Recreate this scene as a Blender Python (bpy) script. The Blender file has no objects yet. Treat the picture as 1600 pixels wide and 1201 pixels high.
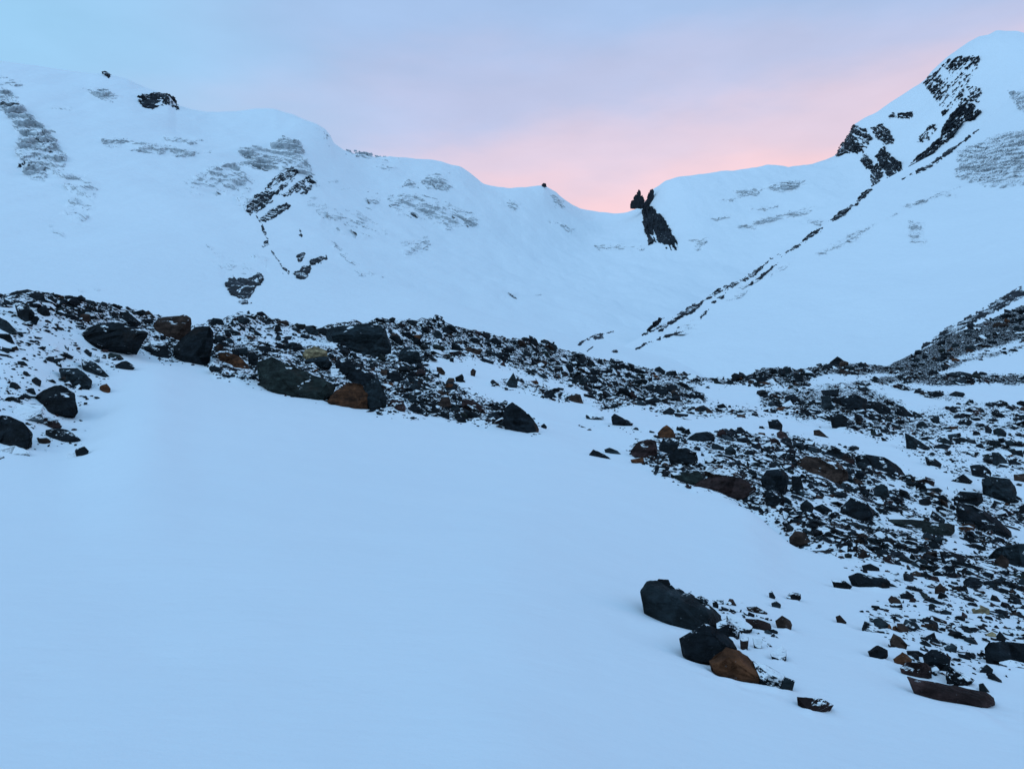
import bpy, bmesh, math, random
import numpy as np
from mathutils import noise as mnoise, Vector

random.seed(7)
RNG = np.random.default_rng(7)
SC = bpy.context.scene
COL = SC.collection

# ---------------------------------------------------------------- camera
F = 1164.0            # focal length in photo pixels (photo 1600 px wide)
CX, HY = 800.0, 560.0  # vanishing column and eye-level row
cam_d = bpy.data.cameras.new('camera')
cam = bpy.data.objects.new('camera', cam_d)
COL.objects.link(cam)
cam.rotation_euler = (math.radians(90), 0, 0)
cam_d.sensor_width = 36.0
cam_d.lens = 36.0 * F / 1600.0
cam_d.shift_y = -(600.5 - HY) / 1600.0
cam_d.clip_start = 0.05
cam_d.clip_end = 20000
SC.camera = cam

# ---------------------------------------------------------------- sky
def srgb(r, g, b):
    f = lambda c: (c / 255 / 12.92) if c / 255 <= 0.04045 else ((c / 255 + 0.055) / 1.055) ** 2.4
    return (f(r), f(g), f(b), 1.0)

W = bpy.data.worlds.new('World')
SC.world = W
W.use_nodes = True
wt = W.node_tree
wt.nodes.clear()
def wn(t, **k):
    n = wt.nodes.new(t)
    for a, b in k.items():
        setattr(n, a, b)
    return n
wl = wt.links.new
SUN_EL, SUN_ROT = math.radians(3.0), math.radians(20.0)
tc = wn('ShaderNodeTexCoord')
nrm = wn('ShaderNodeVectorMath', operation='NORMALIZE'); wl(tc.outputs['Generated'], nrm.inputs[0])
def wdot(v):
    n = wn('ShaderNodeVectorMath', operation='DOT_PRODUCT'); wl(nrm.outputs[0], n.inputs[0])
    n.inputs[1].default_value = Vector(v).normalized(); return n.outputs['Value']
# soft cloud streaks that bend the colour zones a little
mp = wn('ShaderNodeMapping'); wl(nrm.outputs[0], mp.inputs[0]); mp.inputs['Scale'].default_value = (1.3, 1.0, 4.2)
mp.inputs['Rotation'].default_value = (0, math.radians(-16), 0)
cn = wn('ShaderNodeTexNoise'); cn.inputs['Scale'].default_value = 2.2; cn.inputs['Detail'].default_value = 5
cn.inputs['Roughness'].default_value = 0.5
wl(mp.outputs[0], cn.inputs['Vector'])
def wmath(op, a, b=None):
    n = wn('ShaderNodeMath', operation=op)
    for i, q in enumerate((a, b)):
        if q is None: continue
        if isinstance(q, (int, float)): n.inputs[i].default_value = q
        else: wl(q, n.inputs[i])
    return n.outputs[0]
cloud = wmath('MULTIPLY', wmath('SUBTRACT', cn.outputs['Fac'], 0.5), 0.20)
sep = wn('ShaderNodeSeparateXYZ'); wl(nrm.outputs[0], sep.inputs[0])
yy = wmath('MAXIMUM', sep.outputs[1], 0.25)
su = wmath('DIVIDE', sep.outputs[0], yy); sv = wmath('DIVIDE', sep.outputs[2], yy)
edge = wmath('ADD', wmath('ADD', wmath('MULTIPLY', su, 0.11), wmath('MULTIPLY', wmath('MULTIPLY', su, su), 0.10)), 0.288)
pinkt = wmath('SUBTRACT', wmath('ADD', sv, cloud), edge)      # negative below the glow's edge
rp = wn('ShaderNodeValToRGB'); wl(wmath('ADD', wmath('MULTIPLY', pinkt, 2.0), 0.5), rp.inputs[0])
cr = rp.color_ramp; cr.interpolation = 'EASE'
cr.elements[0].position = 0.10; cr.elements[0].color = srgb(254, 212, 214)
cr.elements[1].position = 0.30; cr.elements[1].color = srgb(247, 211, 220)
for p, c in ((0.46, (222, 207, 227)), (0.62, (188, 198, 231)), (0.82, (166, 194, 234)), (1.0, (164, 196, 236))):
    e = cr.elements.new(p); e.color = srgb(*c)
lf = wn('ShaderNodeMapRange'); wl(wmath('SUBTRACT', wmath('MULTIPLY', wmath('ADD', cloud, 0.0), 1.6), su), lf.inputs[0])
lf.inputs[1].default_value = 0.05; lf.inputs[2].default_value = 0.80; lf.interpolation_type = 'SMOOTHSTEP'
mlf = wn('ShaderNodeMix', data_type='RGBA'); wl(lf.outputs[0], mlf.inputs[0]); wl(rp.outputs[0], mlf.inputs[6]); mlf.inputs[7].default_value = srgb(156, 207, 244)
# high and behind: plain twilight blue
up = wn('ShaderNodeMapRange'); wl(wdot((0, 0, 1)), up.inputs[0])
up.inputs[1].default_value = 0.42; up.inputs[2].default_value = 0.85
up.interpolation_type = 'SMOOTHSTEP'
mx = wn('ShaderNodeMix', data_type='RGBA'); wl(up.outputs[0], mx.inputs[0]); wl(mlf.outputs[2], mx.inputs[6])
mx.inputs[7].default_value = (0.200, 0.440, 0.745, 1)
bk = wn('ShaderNodeMapRange'); wl(wdot((0, -1, 0)), bk.inputs[0]); bk.inputs[1].default_value = -0.45; bk.inputs[2].default_value = 0.5
bk.interpolation_type = 'SMOOTHSTEP'
mx2 = wn('ShaderNodeMix', data_type='RGBA'); wl(bk.outputs[0], mx2.inputs[0]); wl(mx.outputs[2], mx2.inputs[6])
mx2.inputs[7].default_value = (0.37, 0.66, 0.99, 1)
mp2 = wn('ShaderNodeMapping'); wl(nrm.outputs[0], mp2.inputs[0]); mp2.inputs['Scale'].default_value = (1.0, 1.0, 2.6)
mp2.inputs['Rotation'].default_value = (0, math.radians(-20), 0)
cn2 = wn('ShaderNodeTexNoise'); cn2.inputs['Scale'].default_value = 6.5; cn2.inputs['Detail'].default_value = 6; cn2.inputs['Roughness'].default_value = 0.55
wl(mp2.outputs[0], cn2.inputs['Vector'])
bg = wn('ShaderNodeBackground'); wl(mx2.outputs[2], bg.inputs[0])
wl(wmath('ADD', wmath('MULTIPLY', cn2.outputs['Fac'], 0.19), 0.905), bg.inputs[1])
nish = wn('ShaderNodeTexSky'); nish.sky_type = 'NISHITA'; nish.sun_disc = False
nish.sun_elevation = SUN_EL; nish.sun_rotation = SUN_ROT
bg2 = wn('ShaderNodeBackground'); wl(nish.outputs[0], bg2.inputs[0]); bg2.inputs[1].default_value = 0.004
ad = wn('ShaderNodeAddShader'); wl(bg.outputs[0], ad.inputs[0]); wl(bg2.outputs[0], ad.inputs[1])
wo = wn('ShaderNodeOutputWorld'); wl(ad.outputs[0], wo.inputs[0])

# a very soft, weak skylight direction (the sun itself is below the ridge)
sl = bpy.data.lights.new('sun', 'SUN'); sl.energy = 0.46; sl.angle = math.radians(34); sl.color = (0.72, 0.86, 1.0)
so = bpy.data.objects.new('sun', sl); COL.objects.link(so)
so.rotation_euler = (math.radians(50), 0, math.radians(-55))

SC.view_settings.view_transform = 'Standard'
SC.view_settings.look = 'None'
SC.view_settings.exposure = 0.0
SC.view_settings.gamma = 1.0
SC.cycles.max_bounces = 6
SC.cycles.diffuse_bounces = 3

# ---------------------------------------------------------------- numeric helpers
def _hash(ix, iy, iz, s):
    h = (ix.astype(np.int64) * 374761393 + iy.astype(np.int64) * 668265263 + iz.astype(np.int64) * 2147483647 + s * 1274126177) & 0xffffffff
    h = ((h ^ (h >> 13)) * 1103515245) & 0xffffffff
    h = (h ^ (h >> 16)) & 0xffffffff
    return (h & 0xffff) / 32767.5 - 1.0

def vnoise(x, y, z=0.0, s=0):
    x, y, z = np.broadcast_arrays(np.asarray(x, float), np.asarray(y, float), np.asarray(z, float))
    ix, iy, iz = np.floor(x), np.floor(y), np.floor(z)
    fx, fy, fz = x - ix, y - iy, z - iz
    ux, uy, uz = (q * q * q * (q * (q * 6 - 15) + 10) for q in (fx, fy, fz))
    r = 0
    for a in (0, 1):
        for b in (0, 1):
            for c in (0, 1):
                w = (ux if a else 1 - ux) * (uy if b else 1 - uy) * (uz if c else 1 - uz)
                r = r + w * _hash(ix + a, iy + b, iz + c, s)
    return r

def fbm(x, y, z=0.0, o=4, s=0, g=0.5):
    r, a, t, f = 0, 1.0, 0, 1.0
    for k in range(o):
        r = r + a * vnoise(x * f + 17.3 * k, y * f - 9.1 * k, np.asarray(z) * f, s + k)
        t += a; a *= g; f *= 2.03
    return r / t

def ridged(x, y, z=0.0, o=4, s=0):
    r, a, t, f = 0, 1.0, 0, 1.0
    for k in range(o):
        r = r + a * (1 - 2 * np.abs(vnoise(x * f + 5.3 * k, y * f, np.asarray(z) * f, s + k)))
        t += a; a *= 0.5; f *= 2.1
    return r / t

def smooth1(a, px, sig):
    if sig <= 0: return a
    xs = np.arange(px[0], px[-1] + 1, 1.0)
    v = np.interp(xs, px, a)
    k = np.arange(-int(3 * sig), int(3 * sig) + 1); w = np.exp(-k * k / (2 * sig * sig)); w /= w.sum()
    v = np.convolve(np.pad(v, len(k) // 2, mode='edge'), w, 'valid')
    return np.interp(px, xs, v)

def pchip(T, V, t):
    """monotone cubic through V (k, n) at T (k) sampled at t (m) -> (m, n)"""
    T = np.asarray(T, float); h = np.diff(T)[:, None]; dl = np.diff(V, axis=0) / h
    m = np.zeros_like(V)
    a, b = dl[:-1], dl[1:]
    w1, w2 = 2 * h[1:] + h[:-1], h[1:] + 2 * h[:-1]
    with np.errstate(divide='ignore', invalid='ignore'):
        mm = (w1 + w2) / (w1 / a + w2 / b)
    m[1:-1] = np.where(a * b > 0, mm, 0)
    m[0], m[-1] = dl[0], dl[-1]
    i = np.clip(np.searchsorted(T, t, 'right') - 1, 0, len(T) - 2)
    hh = h[i]; s = ((t - T[i])[:, None]) / hh
    return ((1 + 2 * s) * (1 - s) ** 2 * V[i] + s * (1 - s) ** 2 * hh * m[i] + s * s * (3 - 2 * s) * V[i + 1] + s * s * (s - 1) * hh * m[i + 1])

def poly_sd(px, py, poly):
    """signed distance to a polygon, positive inside"""
    P = np.asarray(poly, float); n = len(P)
    px = np.asarray(px, float); py = np.asarray(py, float)
    d2 = np.full(px.shape, 1e18); ins = np.zeros(px.shape, bool)
    for i in range(n):
        x0, y0 = P[i]; x1, y1 = P[(i + 1) % n]
        ex, ey = x1 - x0, y1 - y0
        t = np.clip(((px - x0) * ex + (py - y0) * ey) / (ex * ex + ey * ey + 1e-9), 0, 1)
        d2 = np.minimum(d2, (px - x0 - t * ex) ** 2 + (py - y0 - t * ey) ** 2)
        c = ((y0 > py) != (y1 > py))
        xi = x0 + (py - y0) * ex / (ey if abs(ey) > 1e-9 else 1e-9)
        ins ^= c & (px < xi)
    d = np.sqrt(d2)
    return np.where(ins, d, -d)

def mesh_np(name, V, Q, mat, attrs=None, smooth=True):
    me = bpy.data.meshes.new(name)
    V = np.ascontiguousarray(V, np.float32); Q = np.ascontiguousarray(Q, np.int32)
    k = Q.shape[1]
    me.vertices.add(len(V)); me.vertices.foreach_set('co', V.ravel())
    me.loops.add(Q.size); me.loops.foreach_set('vertex_index', Q.ravel())
    me.polygons.add(len(Q)); me.polygons.foreach_set('loop_start', np.arange(0, Q.size, k, dtype=np.int32))
    me.polygons.foreach_set('loop_total', np.full(len(Q), k, np.int32))
    me.polygons.foreach_set('use_smooth', np.full(len(Q), smooth, bool))
    me.update(calc_edges=True)
    for a, v in (attrs or {}).items():
        v = np.asarray(v, np.float32)
        if v.ndim == 1:
            at = me.attributes.new(a, 'FLOAT', 'POINT'); at.data.foreach_set('value', v)
        else:
            at = me.attributes.new(a, 'FLOAT_COLOR', 'POINT'); at.data.foreach_set('color', np.c_[v, np.ones(len(v))].astype(np.float32).ravel())
    me.materials.append(mat)
    o = bpy.data.objects.new(name, me); COL.objects.link(o)
    return o

def tag(o, label=None, cat=None, group=None, kind=None):
    if label: o['label'] = label
    if cat: o['category'] = cat
    if group: o['group'] = group
    if kind: o['kind'] = kind
    return o

def P2(s):
    return [tuple(float(q) for q in p.split(',')) for p in s.split()]

# ---------------------------------------------------------------- materials
class NT:
    def __init__(s, name):
        s.m = bpy.data.materials.new(name); s.m.use_nodes = True; s.t = s.m.node_tree; s.t.nodes.clear()
        s.out = s.n('ShaderNodeOutputMaterial'); s.p = s.n('ShaderNodeBsdfPrincipled')
        s.l(s.p.outputs[0], s.out.inputs[0])
    def n(s, t, **k):
        q = s.t.nodes.new(t)
        for a, b in k.items(): setattr(q, a, b)
        return q
    def l(s, a, b): s.t.links.new(a, b)
    def v(s, x, inp):
        if isinstance(x, (int, float)): inp.default_value = x
        elif isinstance(x, tuple): inp.default_value = x
        else: s.l(x, inp)
    def math(s, op, a, b=0.0, c=None, clamp=False):
        q = s.n('ShaderNodeMath', operation=op); q.use_clamp = clamp
        s.v(a, q.inputs[0]); s.v(b, q.inputs[1])
        if c is not None: s.v(c, q.inputs[2])
        return q.outputs[0]
    def noise(s, vec, scale, detail=4, rough=0.55, dist=0.0):
        q = s.n('ShaderNodeTexNoise'); s.l(vec, q.inputs['Vector'])
        q.inputs['Scale'].default_value = scale; q.inputs['Detail'].default_value = detail
        q.inputs['Roughness'].default_value = rough; q.inputs['Distortion'].default_value = dist
        return q.outputs['Fac']
    def map(s, vec, scale=(1, 1, 1), rot=(0, 0, 0)):
        q = s.n('ShaderNodeMapping'); s.l(vec, q.inputs[0])
        q.inputs['Scale'].default_value = scale; q.inputs['Rotation'].default_value = rot
        return q.outputs[0]
    def mix(s, f, a, b):
        q = s.n('ShaderNodeMix', data_type='RGBA'); s.v(f, q.inputs[0]); s.v(a, q.inputs[6]); s.v(b, q.inputs[7])
        return q.outputs[2]
    def step(s, x, lo, hi):
        q = s.n('ShaderNodeMapRange'); q.interpolation_type = 'SMOOTHSTEP'
        s.v(x, q.inputs[0]); s.v(lo, q.inputs[1]); s.v(hi, q.inputs[2]); return q.outputs[0]
    def attr(s, name):
        q = s.n('ShaderNodeAttribute'); q.attribute_name = name; return q
    def bump(s, h, strength, dist, prev=None):
        q = s.n('ShaderNodeBump'); s.l(h, q.inputs['Height']); q.inputs['Strength'].default_value = strength
        q.inputs['Distance'].default_value = dist
        if prev is not None: s.l(prev, q.inputs['Normal'])
        return q.outputs[0]
    def pos(s): return s.n('ShaderNodeNewGeometry').outputs['Position']

SNOW = (0.84, 0.86, 0.89, 1)
SLATE = (0.009, 0.011, 0.013, 1)

def snow_ground():
    m = NT('snow_and_scree'); pos = m.pos()
    rock = m.attr('rock').outputs['Fac']
    # stones showing through thin snow, drawn out a little along the slope
    st = m.map(pos, (1.0, 0.8, 2.2), (0, 0.25, 0.3))
    n1 = m.noise(st, 2.6, 6, 0.62, 0.4); n2 = m.noise(st, 9.0, 4, 0.6, 0.2); n3 = m.noise(pos, 0.35, 3, 0.5)
    s = m.math('ADD', m.math('MULTIPLY', n1, 0.5), m.math('ADD', m.math('MULTIPLY', n2, 0.38), m.math('MULTIPLY', n3, 0.12)))
    thr = m.math('SUBTRACT', 0.74, m.math('MULTIPLY', rock, 0.268))
    msk = m.step(s, m.math('SUBTRACT', thr, 0.006), m.math('ADD', thr, 0.006))
    msk = m.math('MULTIPLY', msk, m.step(rock, 0.03, 0.10))
    nc = m.noise(pos, 3.0, 3)
    cold = m.mix(m.step(nc, 0.4, 0.65), SLATE, (0.020, 0.016, 0.014, 1))
    big = m.noise(m.map(pos, (0.5, 0.9, 1)), 0.5, 3)
    sn = m.mix(big, (0.80, 0.83, 0.87, 1), SNOW)
    m.l(m.mix(msk, sn, cold), m.p.inputs['Base Color'])
    m.p.inputs['Roughness'].default_value = 0.75
    m.p.inputs['Specular IOR Level'].default_value = 0.06
    b = m.bump(m.noise(pos, 55, 3, 0.6), 0.22, 0.006)
    b = m.bump(m.noise(pos, 420, 2, 0.6), 0.25, 0.0012, b)
    b = m.bump(m.noise(m.map(pos, (1.0, 2.2, 1)), 3.5, 4, 0.55), 0.28, 0.035, b)
    m.l(b, m.p.inputs['Normal'])
    return m.m

def snow_mountain():
    m = NT('mountain_snow'); pos = m.pos()
    ice = m.attr('ice').outputs['Fac']
    st = m.map(pos, (1.0, 0.7, 0.35))
    a = m.noise(st, 0.16, 6, 0.66, 0.6); b = m.noise(m.map(pos, (0.25, 0.25, 1.4), (0, 0.15, 0)), 0.14, 5, 0.62)
    s = m.math('ADD', m.math('MULTIPLY', a, 0.5), m.math('MULTIPLY', b, 0.5))
    sx = m.n('ShaderNodeSeparateXYZ'); m.l(m.n('ShaderNodeNewGeometry').outputs['True Normal'], sx.inputs[0])
    s = m.math('ADD', s, m.math('MULTIPLY', m.math('SUBTRACT', 0.62, sx.outputs[2]), 0.30))
    thr = m.math('SUBTRACT', 0.72, m.math('MULTIPLY', ice, 0.25))
    k = m.math('MULTIPLY', m.step(s, m.math('SUBTRACT', thr, 0.015), m.math('ADD', thr, 0.03)), m.step(ice, 0.02, 0.2))
    icec = m.mix(m.noise(m.map(pos, (3, 3, .25)), 0.5, 3), (0.36, 0.375, 0.39, 1), (0.56, 0.585, 0.60, 1))
    big = m.noise(pos, 0.006, 4)
    sn = m.mix(big, (0.80, 0.825, 0.86, 1), (0.87, 0.885, 0.91, 1))
    m.l(m.mix(k, sn, icec), m.p.inputs['Base Color'])
    m.p.inputs['Roughness'].default_value = 0.8
    m.p.inputs['Specular IOR Level'].default_value = 0.15
    bb = m.bump(m.noise(m.map(pos, (1, 1, 2)), 0.12, 6, 0.6), 0.45, 2.4)
    m.l(bb, m.p.inputs['Normal'])
    return m.m

def rock_mat(name, mode, scale=1.0):
    """mode: object (Object Info colour), attr (per-vertex colour), crag (far outcrops)"""
    m = NT(name)
    geo = m.n('ShaderNodeNewGeometry'); pos = geo.outputs['Position']
    tcn = m.n('ShaderNodeTexCoord')
    if mode == 'object':
        oi = m.n('ShaderNodeObjectInfo'); col = oi.outputs['Color']; sa = oi.outputs['Alpha']
    elif mode == 'attr':
        col = m.attr('tint').outputs['Color']; sa = m.attr('snow').outputs['Fac']
    else:
        col = m.n('ShaderNodeRGB'); col.outputs[0].default_value = (0.013, 0.015, 0.019, 1); col = col.outputs[0]
        sa = m.attr('snow').outputs['Fac']
    n1 = m.noise(m.map(pos, (1, 1, 3.5), (0.25, 0.3, 0)), 2.2 * scale, 5, 0.6, 0.3)
    n2 = m.noise(pos, 9 * scale, 5, 0.65)
    v = m.math('ADD', m.math('MULTIPLY', n1, 1.5), m.math('MULTIPLY', n2, 1.0))   # about 0.6 .. 1.9
    hs = m.n('ShaderNodeHueSaturation'); m.l(col, hs.inputs['Color']); m.l(m.math('MULTIPLY', m.math('POWER', v, 3.6), 0.55), hs.inputs['Value'])
    c = hs.outputs[0]
    # rusty weathering patches
    rust = m.step(m.noise(pos, 1.1 * scale, 4, 0.6, 0.5), 0.60, 0.72)
    c = m.mix(m.math('MULTIPLY', rust, 0.25 if mode != 'crag' else 0.15), c, (0.055, 0.034, 0.022, 1))
    # pale lichen / frost flecks
    fl = m.step(m.noise(pos, 38 * scale, 2, 0.5), 0.70, 0.74)
    c = m.mix(m.math('MULTIPLY', fl, 0.22), c, (0.25, 0.27, 0.28, 1))
    # snow lying on what faces up
    sx = m.n('ShaderNodeSeparateXYZ'); m.l(geo.outputs['Normal'], sx.inputs[0])
    ns = m.noise(pos, (2.4 if mode == 'object' else 4.5) * scale, 4, 0.55)
    e = m.math('ADD', m.math('MULTIPLY', sx.outputs[2], 0.72), m.math('MULTIPLY', m.math('SUBTRACT', ns, 0.5), 1.15))
    thr = m.math('SUBTRACT', 1.03, sa)
    k = m.step(e, m.math('SUBTRACT', thr, 0.02), m.math('ADD', thr, 0.035))
    m.l(m.mix(k, c, SNOW), m.p.inputs['Base Color'])
    m.p.inputs['Roughness'].default_value = 0.72
    m.p.inputs['Specular IOR Level'].default_value = 0.10
    b = m.bump(n1, 0.9, 0.10 / scale)
    b = m.bump(n2, 0.8, 0.030 / scale, b)
    m.l(b, m.p.inputs['Normal'])
    return m.m

M_GROUND = snow_ground(); M_MOUNT = snow_mountain()
M_ROCK = rock_mat('slate_boulder', 'object', 1.0)
M_RUB = rock_mat('slate_rubble', 'attr', 1.0)
M_CRAG = rock_mat('far_crag', 'crag', 0.04)

# ---------------------------------------------------------------- terrain sheets
class Sheet:
    def __init__(s, px, curves, counts, sig, dsm=12):
        s.dsm = dsm
        s.px = px
        n = len(px); PY = []; LD = []
        for i, c in enumerate(curves):
            c = np.asarray(c, float)
            sg = sig[i] if isinstance(sig, (list, tuple)) else sig
            PY.append(smooth1(np.interp(px, c[:, 0], c[:, 1]), px, sg))
            LD.append(smooth1(np.log(np.interp(px, c[:, 0], c[:, 2])), px, max(sg, s.dsm)))
        T = np.arange(len(curves)); t = np.concatenate([k + np.arange(m) / m for k, m in enumerate(counts)] + [[len(counts)]])
        s.t = t
        s.PY = pchip(T, np.array(PY), t); s.D = np.exp(pchip(T, np.array(LD), t))
        U = (px - CX) / F
        s.X = U[None, :] * s.D; s.Y = s.D.copy(); s.Z = (HY - s.PY) / F * s.D
    def finish(s):
        s.SY = HY - F * s.Z / s.Y
        s.env = np.minimum.accumulate(s.SY, axis=0)
    def depth(s, px, py):
        """forward distance of the sheet where it shows at a photo pixel"""
        px = np.atleast_1d(np.asarray(px, float)); py = np.atleast_1d(np.asarray(py, float))
        c = np.clip(np.searchsorted(s.px, px), 0, len(s.px) - 1)
        out = np.empty(len(px))
        order = np.argsort(c, kind='stable')
        cs = c[order]; st = np.r_[0, np.flatnonzero(np.diff(cs)) + 1, len(cs)]
        top = s.top
        for a, b in zip(st[:-1], st[1:]):
            j = cs[a]; idx = order[a:b]
            out[idx] = np.interp(-py[idx], -s.env[:top, j] + np.arange(top) * 1e-7, s.Y[:top, j])
        return out
    def mesh(s, name, mat, attrs):
        nr, nc = s.X.shape
        V = np.stack([s.X, s.Y, s.Z], -1).reshape(-1, 3)
        i = np.arange(nr - 1)[:, None] * nc + np.arange(nc - 1)[None, :]
        Q = np.stack([i, i + 1, i + nc + 1, i + nc], -1).reshape(-1, 4)
        o = mesh_np(name, V, Q, mat, {k: v.ravel() for k, v in attrs.items()})
        return o

def pt(px, py, d):
    return np.array([(px - CX) / F * d, d, (HY - py) / F * d])

# ---- near ground: snowfield, moraine, basin
pxn = np.unique(np.r_[np.arange(-700, -60, 7.0), np.arange(-60, 1660, 1.7), np.arange(1660, 2400, 7.0)])
cR0 = [(-700, 2000, 1.3), (800, 2050, 1.3), (2400, 2300, 1.5)]
cA = [(-700, 1201, 2.9), (0, 1201, 2.9), (800, 1201, 3.1), (1600, 1201, 4.5), (2400, 1201, 5.2)]
cB = [(-700, 900, 6), (400, 900, 6), (800, 900, 6.5), (1100, 980, 6.3), (1600, 1050, 6.8), (2400, 1080, 7)]
cC = [(-700, 760, 11), (0, 725, 13), (100, 705, 14), (150, 660, 16.5), (190, 600, 20.5), (240, 564, 24), (330, 588, 23.5), (420, 610, 23), (540, 637, 22.5), (690, 664, 22), (845, 676, 22), (920, 705, 19.5), (1000, 730, 18), (1090, 765, 16), (1190, 790, 15), (1215, 835, 13.6), (1290, 872, 12.3), (1350, 895, 11.5), (1450, 930, 10.3), (1600, 985, 8.7), (2400, 1050, 8)]
cD1 = [(-700, 690, 13), (0, 650, 15), (100, 640, 17), (190, 570, 22.5), (300, 560, 25.5), (420, 585, 25.5), (540, 605, 26.5), (700, 635, 26.5), (840, 650, 27), (920, 680, 24), (1000, 690, 22), (1100, 710, 21), (1190, 720, 20), (1350, 800, 17), (1600, 860, 17.5), (2400, 900, 17)]
cD2 = [(-700, 600, 16), (0, 580, 17.5), (100, 565, 20.5), (190, 535, 25), (300, 542, 27.5), (420, 560, 29), (540, 572, 31), (700, 590, 35), (840, 610, 38), (1000, 640, 37), (1100, 655, 34), (1190, 662, 32), (1350, 700, 30), (1600, 745, 29), (2400, 790, 30)]
cD3 = [(-700, 520, 19), (0, 510, 20.5), (100, 505, 23.5), (190, 502, 27), (300, 526, 29.5), (420, 530, 34), (540, 535, 37), (700, 545, 44), (840, 570, 52), (1000, 603, 62), (1100, 617, 68), (1190, 618, 72), (1350, 625, 78), (1600, 630, 88), (2400, 640, 90)]
cE = [(-700, 475, 22), (0, 460, 24), (60, 458, 25), (130, 467, 27), (180, 478, 28), (235, 493, 29), (300, 513, 31), (335, 510, 33), (375, 499, 36), (430, 502, 38), (480, 514, 39), (560, 508, 42), (600, 497, 44), (640, 492, 46), (700, 507, 50), (760, 526, 55), (800, 534, 60), (850, 539, 66), (880, 547, 70), (960, 568, 80), (1030, 580, 90), (1080, 588, 100), (1130, 594, 115), (1160, 593, 125), (1185, 579, 130), (1215, 574, 132), (1250, 578, 135), (1270, 574, 140), (1300, 568, 145), (1350, 569, 150), (1385, 573, 165), (1420, 557, 190), (1480, 527, 215), (1540, 502, 235), (1600, 477, 260), (1900, 385, 300), (2400, 300, 330)]
cF = [(p, HY + (18 if p < 1380 else 10) / (d * 1.45) * F, d * 1.45) for p, y, d in cE]
NEAR = Sheet(pxn, [cR0, cA, cB, cC, cD1, cD2, cD3, cE, cF], [26, 110, 150, 110, 110, 95, 85, 22], [30, 30, 34, 26, 20, 16, 12, 3, 20], 45)
NEAR.top = sum([26, 110, 150, 110, 110, 95, 85]) + 1

ZONES = [  # value, feather px, outline
 (.92, 8, P2('-700,440 0,450 60,450 130,460 240,486 300,508 334,504 335,560 300,570 230,560 190,545 110,505 0,475 -700,500')),
 (.42, 8, P2('-700,500 0,475 110,510 190,560 182,610 135,625 130,700 0,715 -700,740')),
 (.94, 7, P2('335,503 380,492 430,496 490,508 560,498 640,484 700,500 760,520 850,532 900,544 960,563 1030,575 1160,590 1160,604 1085,600 1110,625 1060,640 1000,632 940,642 900,605 830,590 800,575 740,568 690,562 655,572 700,596 760,622 850,662 835,678 700,655 640,652 560,640 430,610 340,590 320,560')),
 (-.42, 8, P2('345,512 440,510 560,545 570,560 500,545 420,535 350,530')),
 (-.35, 6, P2('930,570 1000,585 1060,600 1000,600 940,585')),
 (-.30, 5, P2('600,512 622,508 625,520 606,522')),
 (.80, 5, P2('765,603 800,590 850,602 912,626 880,630')),
 (.30, 5, P2('845,655 905,664 1000,668 1040,680 1000,682 900,670')),
 (.88, 7, P2('975,700 1000,688 1060,672 1150,676 1250,680 1330,700 1420,740 1500,790 1590,846 1640,900 2400,960 2400,1000 1700,1000 1600,945 1500,905 1400,885 1300,868 1230,846 1192,792 1090,765 1030,745')),
 (-.6, 5, P2('1255,792 1275,778 1300,782 1310,800 1290,790 1262,800')), (-.55, 5, P2('1378,748 1400,770 1440,800 1480,845 1520,850 1480,815 1450,782 1410,752')), (-.5, 5, P2('1372,790 1385,806 1440,805 1440,812 1380,812')), (-.5, 5, P2('1480,842 1560,862 1540,870 1470,856')), (-.5, 5, P2('1190,792 1215,800 1245,822 1235,832 1205,812')), (-.45, 4, P2('1090,704 1112,706 1100,730 1088,726')),
 (-.30, 6, P2('1060,690 1095,692 1095,702 1065,703')),
 (.56, 10, P2('1310,870 1600,935 1700,1000 2400,1040 2400,1100 1640,1030 1560,1060 1480,1065 1400,1015 1345,960 1410,925 1330,890')),
 (.90, 6, P2('1190,622 1240,610 1310,603 1370,613 1430,648 1480,664 1600,662 2400,680 2400,690 1600,672 1450,678 1330,668 1290,655 1190,636')),
 (.50, 9, P2('1300,667 1600,676 2400,700 2400,800 1600,755 1490,748 1410,702')),
 (1.08, 4, P2('1140,596 1160,588 1190,573 1260,573 1300,564 1385,568 1480,522 1600,470 2400,290 2400,500 1600,545 1500,570 1470,584 1600,584 2400,590 2400,600 1600,600 1480,602 1380,600 1350,606 1300,610 1200,606')),
 (-.9, 4, P2('1262,596 1290,586 1400,587 1330,601 1255,606')),
 (-.75, 4, P2('1560,540 1600,532 1600,540 1470,570 1490,562')),
 (-.55, 3, P2('1210,590 1230,584 1235,590 1215,596')),
 (.72, 4, P2('1350,602 1450,607 1520,627 1600,633 1600,643 1500,634 1430,614')),
 (.66, 6, P2('1405,642 1600,632 2400,640 2400,665 1600,668 1430,662')),
 (.62, 5, P2('1000,622 1110,626 1200,640 1290,646 1290,656 1150,650 1050,652 1005,640')),
 (.8, 7, P2('1480,762 1620,780 1640,835 1560,822 1520,800')),
 (.62, 5, P2('1045,908 1120,938 1200,958 1226,1022 1180,1012 1120,958')),
]
def rockiness(px, py):
    r = np.zeros(px.shape)
    wx = px + 9 * fbm(px / 26, py / 12, o=3, s=40); wy = py + 4 * fbm(px / 26, py / 12, o=3, s=50)
    for v, f, P in ZONES:
        P_ = np.asarray(P); x0, y0 = P_.min(0) - 20; x1, y1 = P_.max(0) + 20
        m = (px > x0) & (px < x1) & (py > y0) & (py < y1)
        if not m.any(): continue
        w = 1 / (1 + np.exp(-poly_sd(wx[m], wy[m], P) / f * 3))
        if v > 0: r[m] = np.maximum(r[m], v * w)
        else: r[m] = r[m] + v * w * np.clip(r[m] * 1.4, 0, 1)
    return np.clip(r, 0, 1.25)
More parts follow.
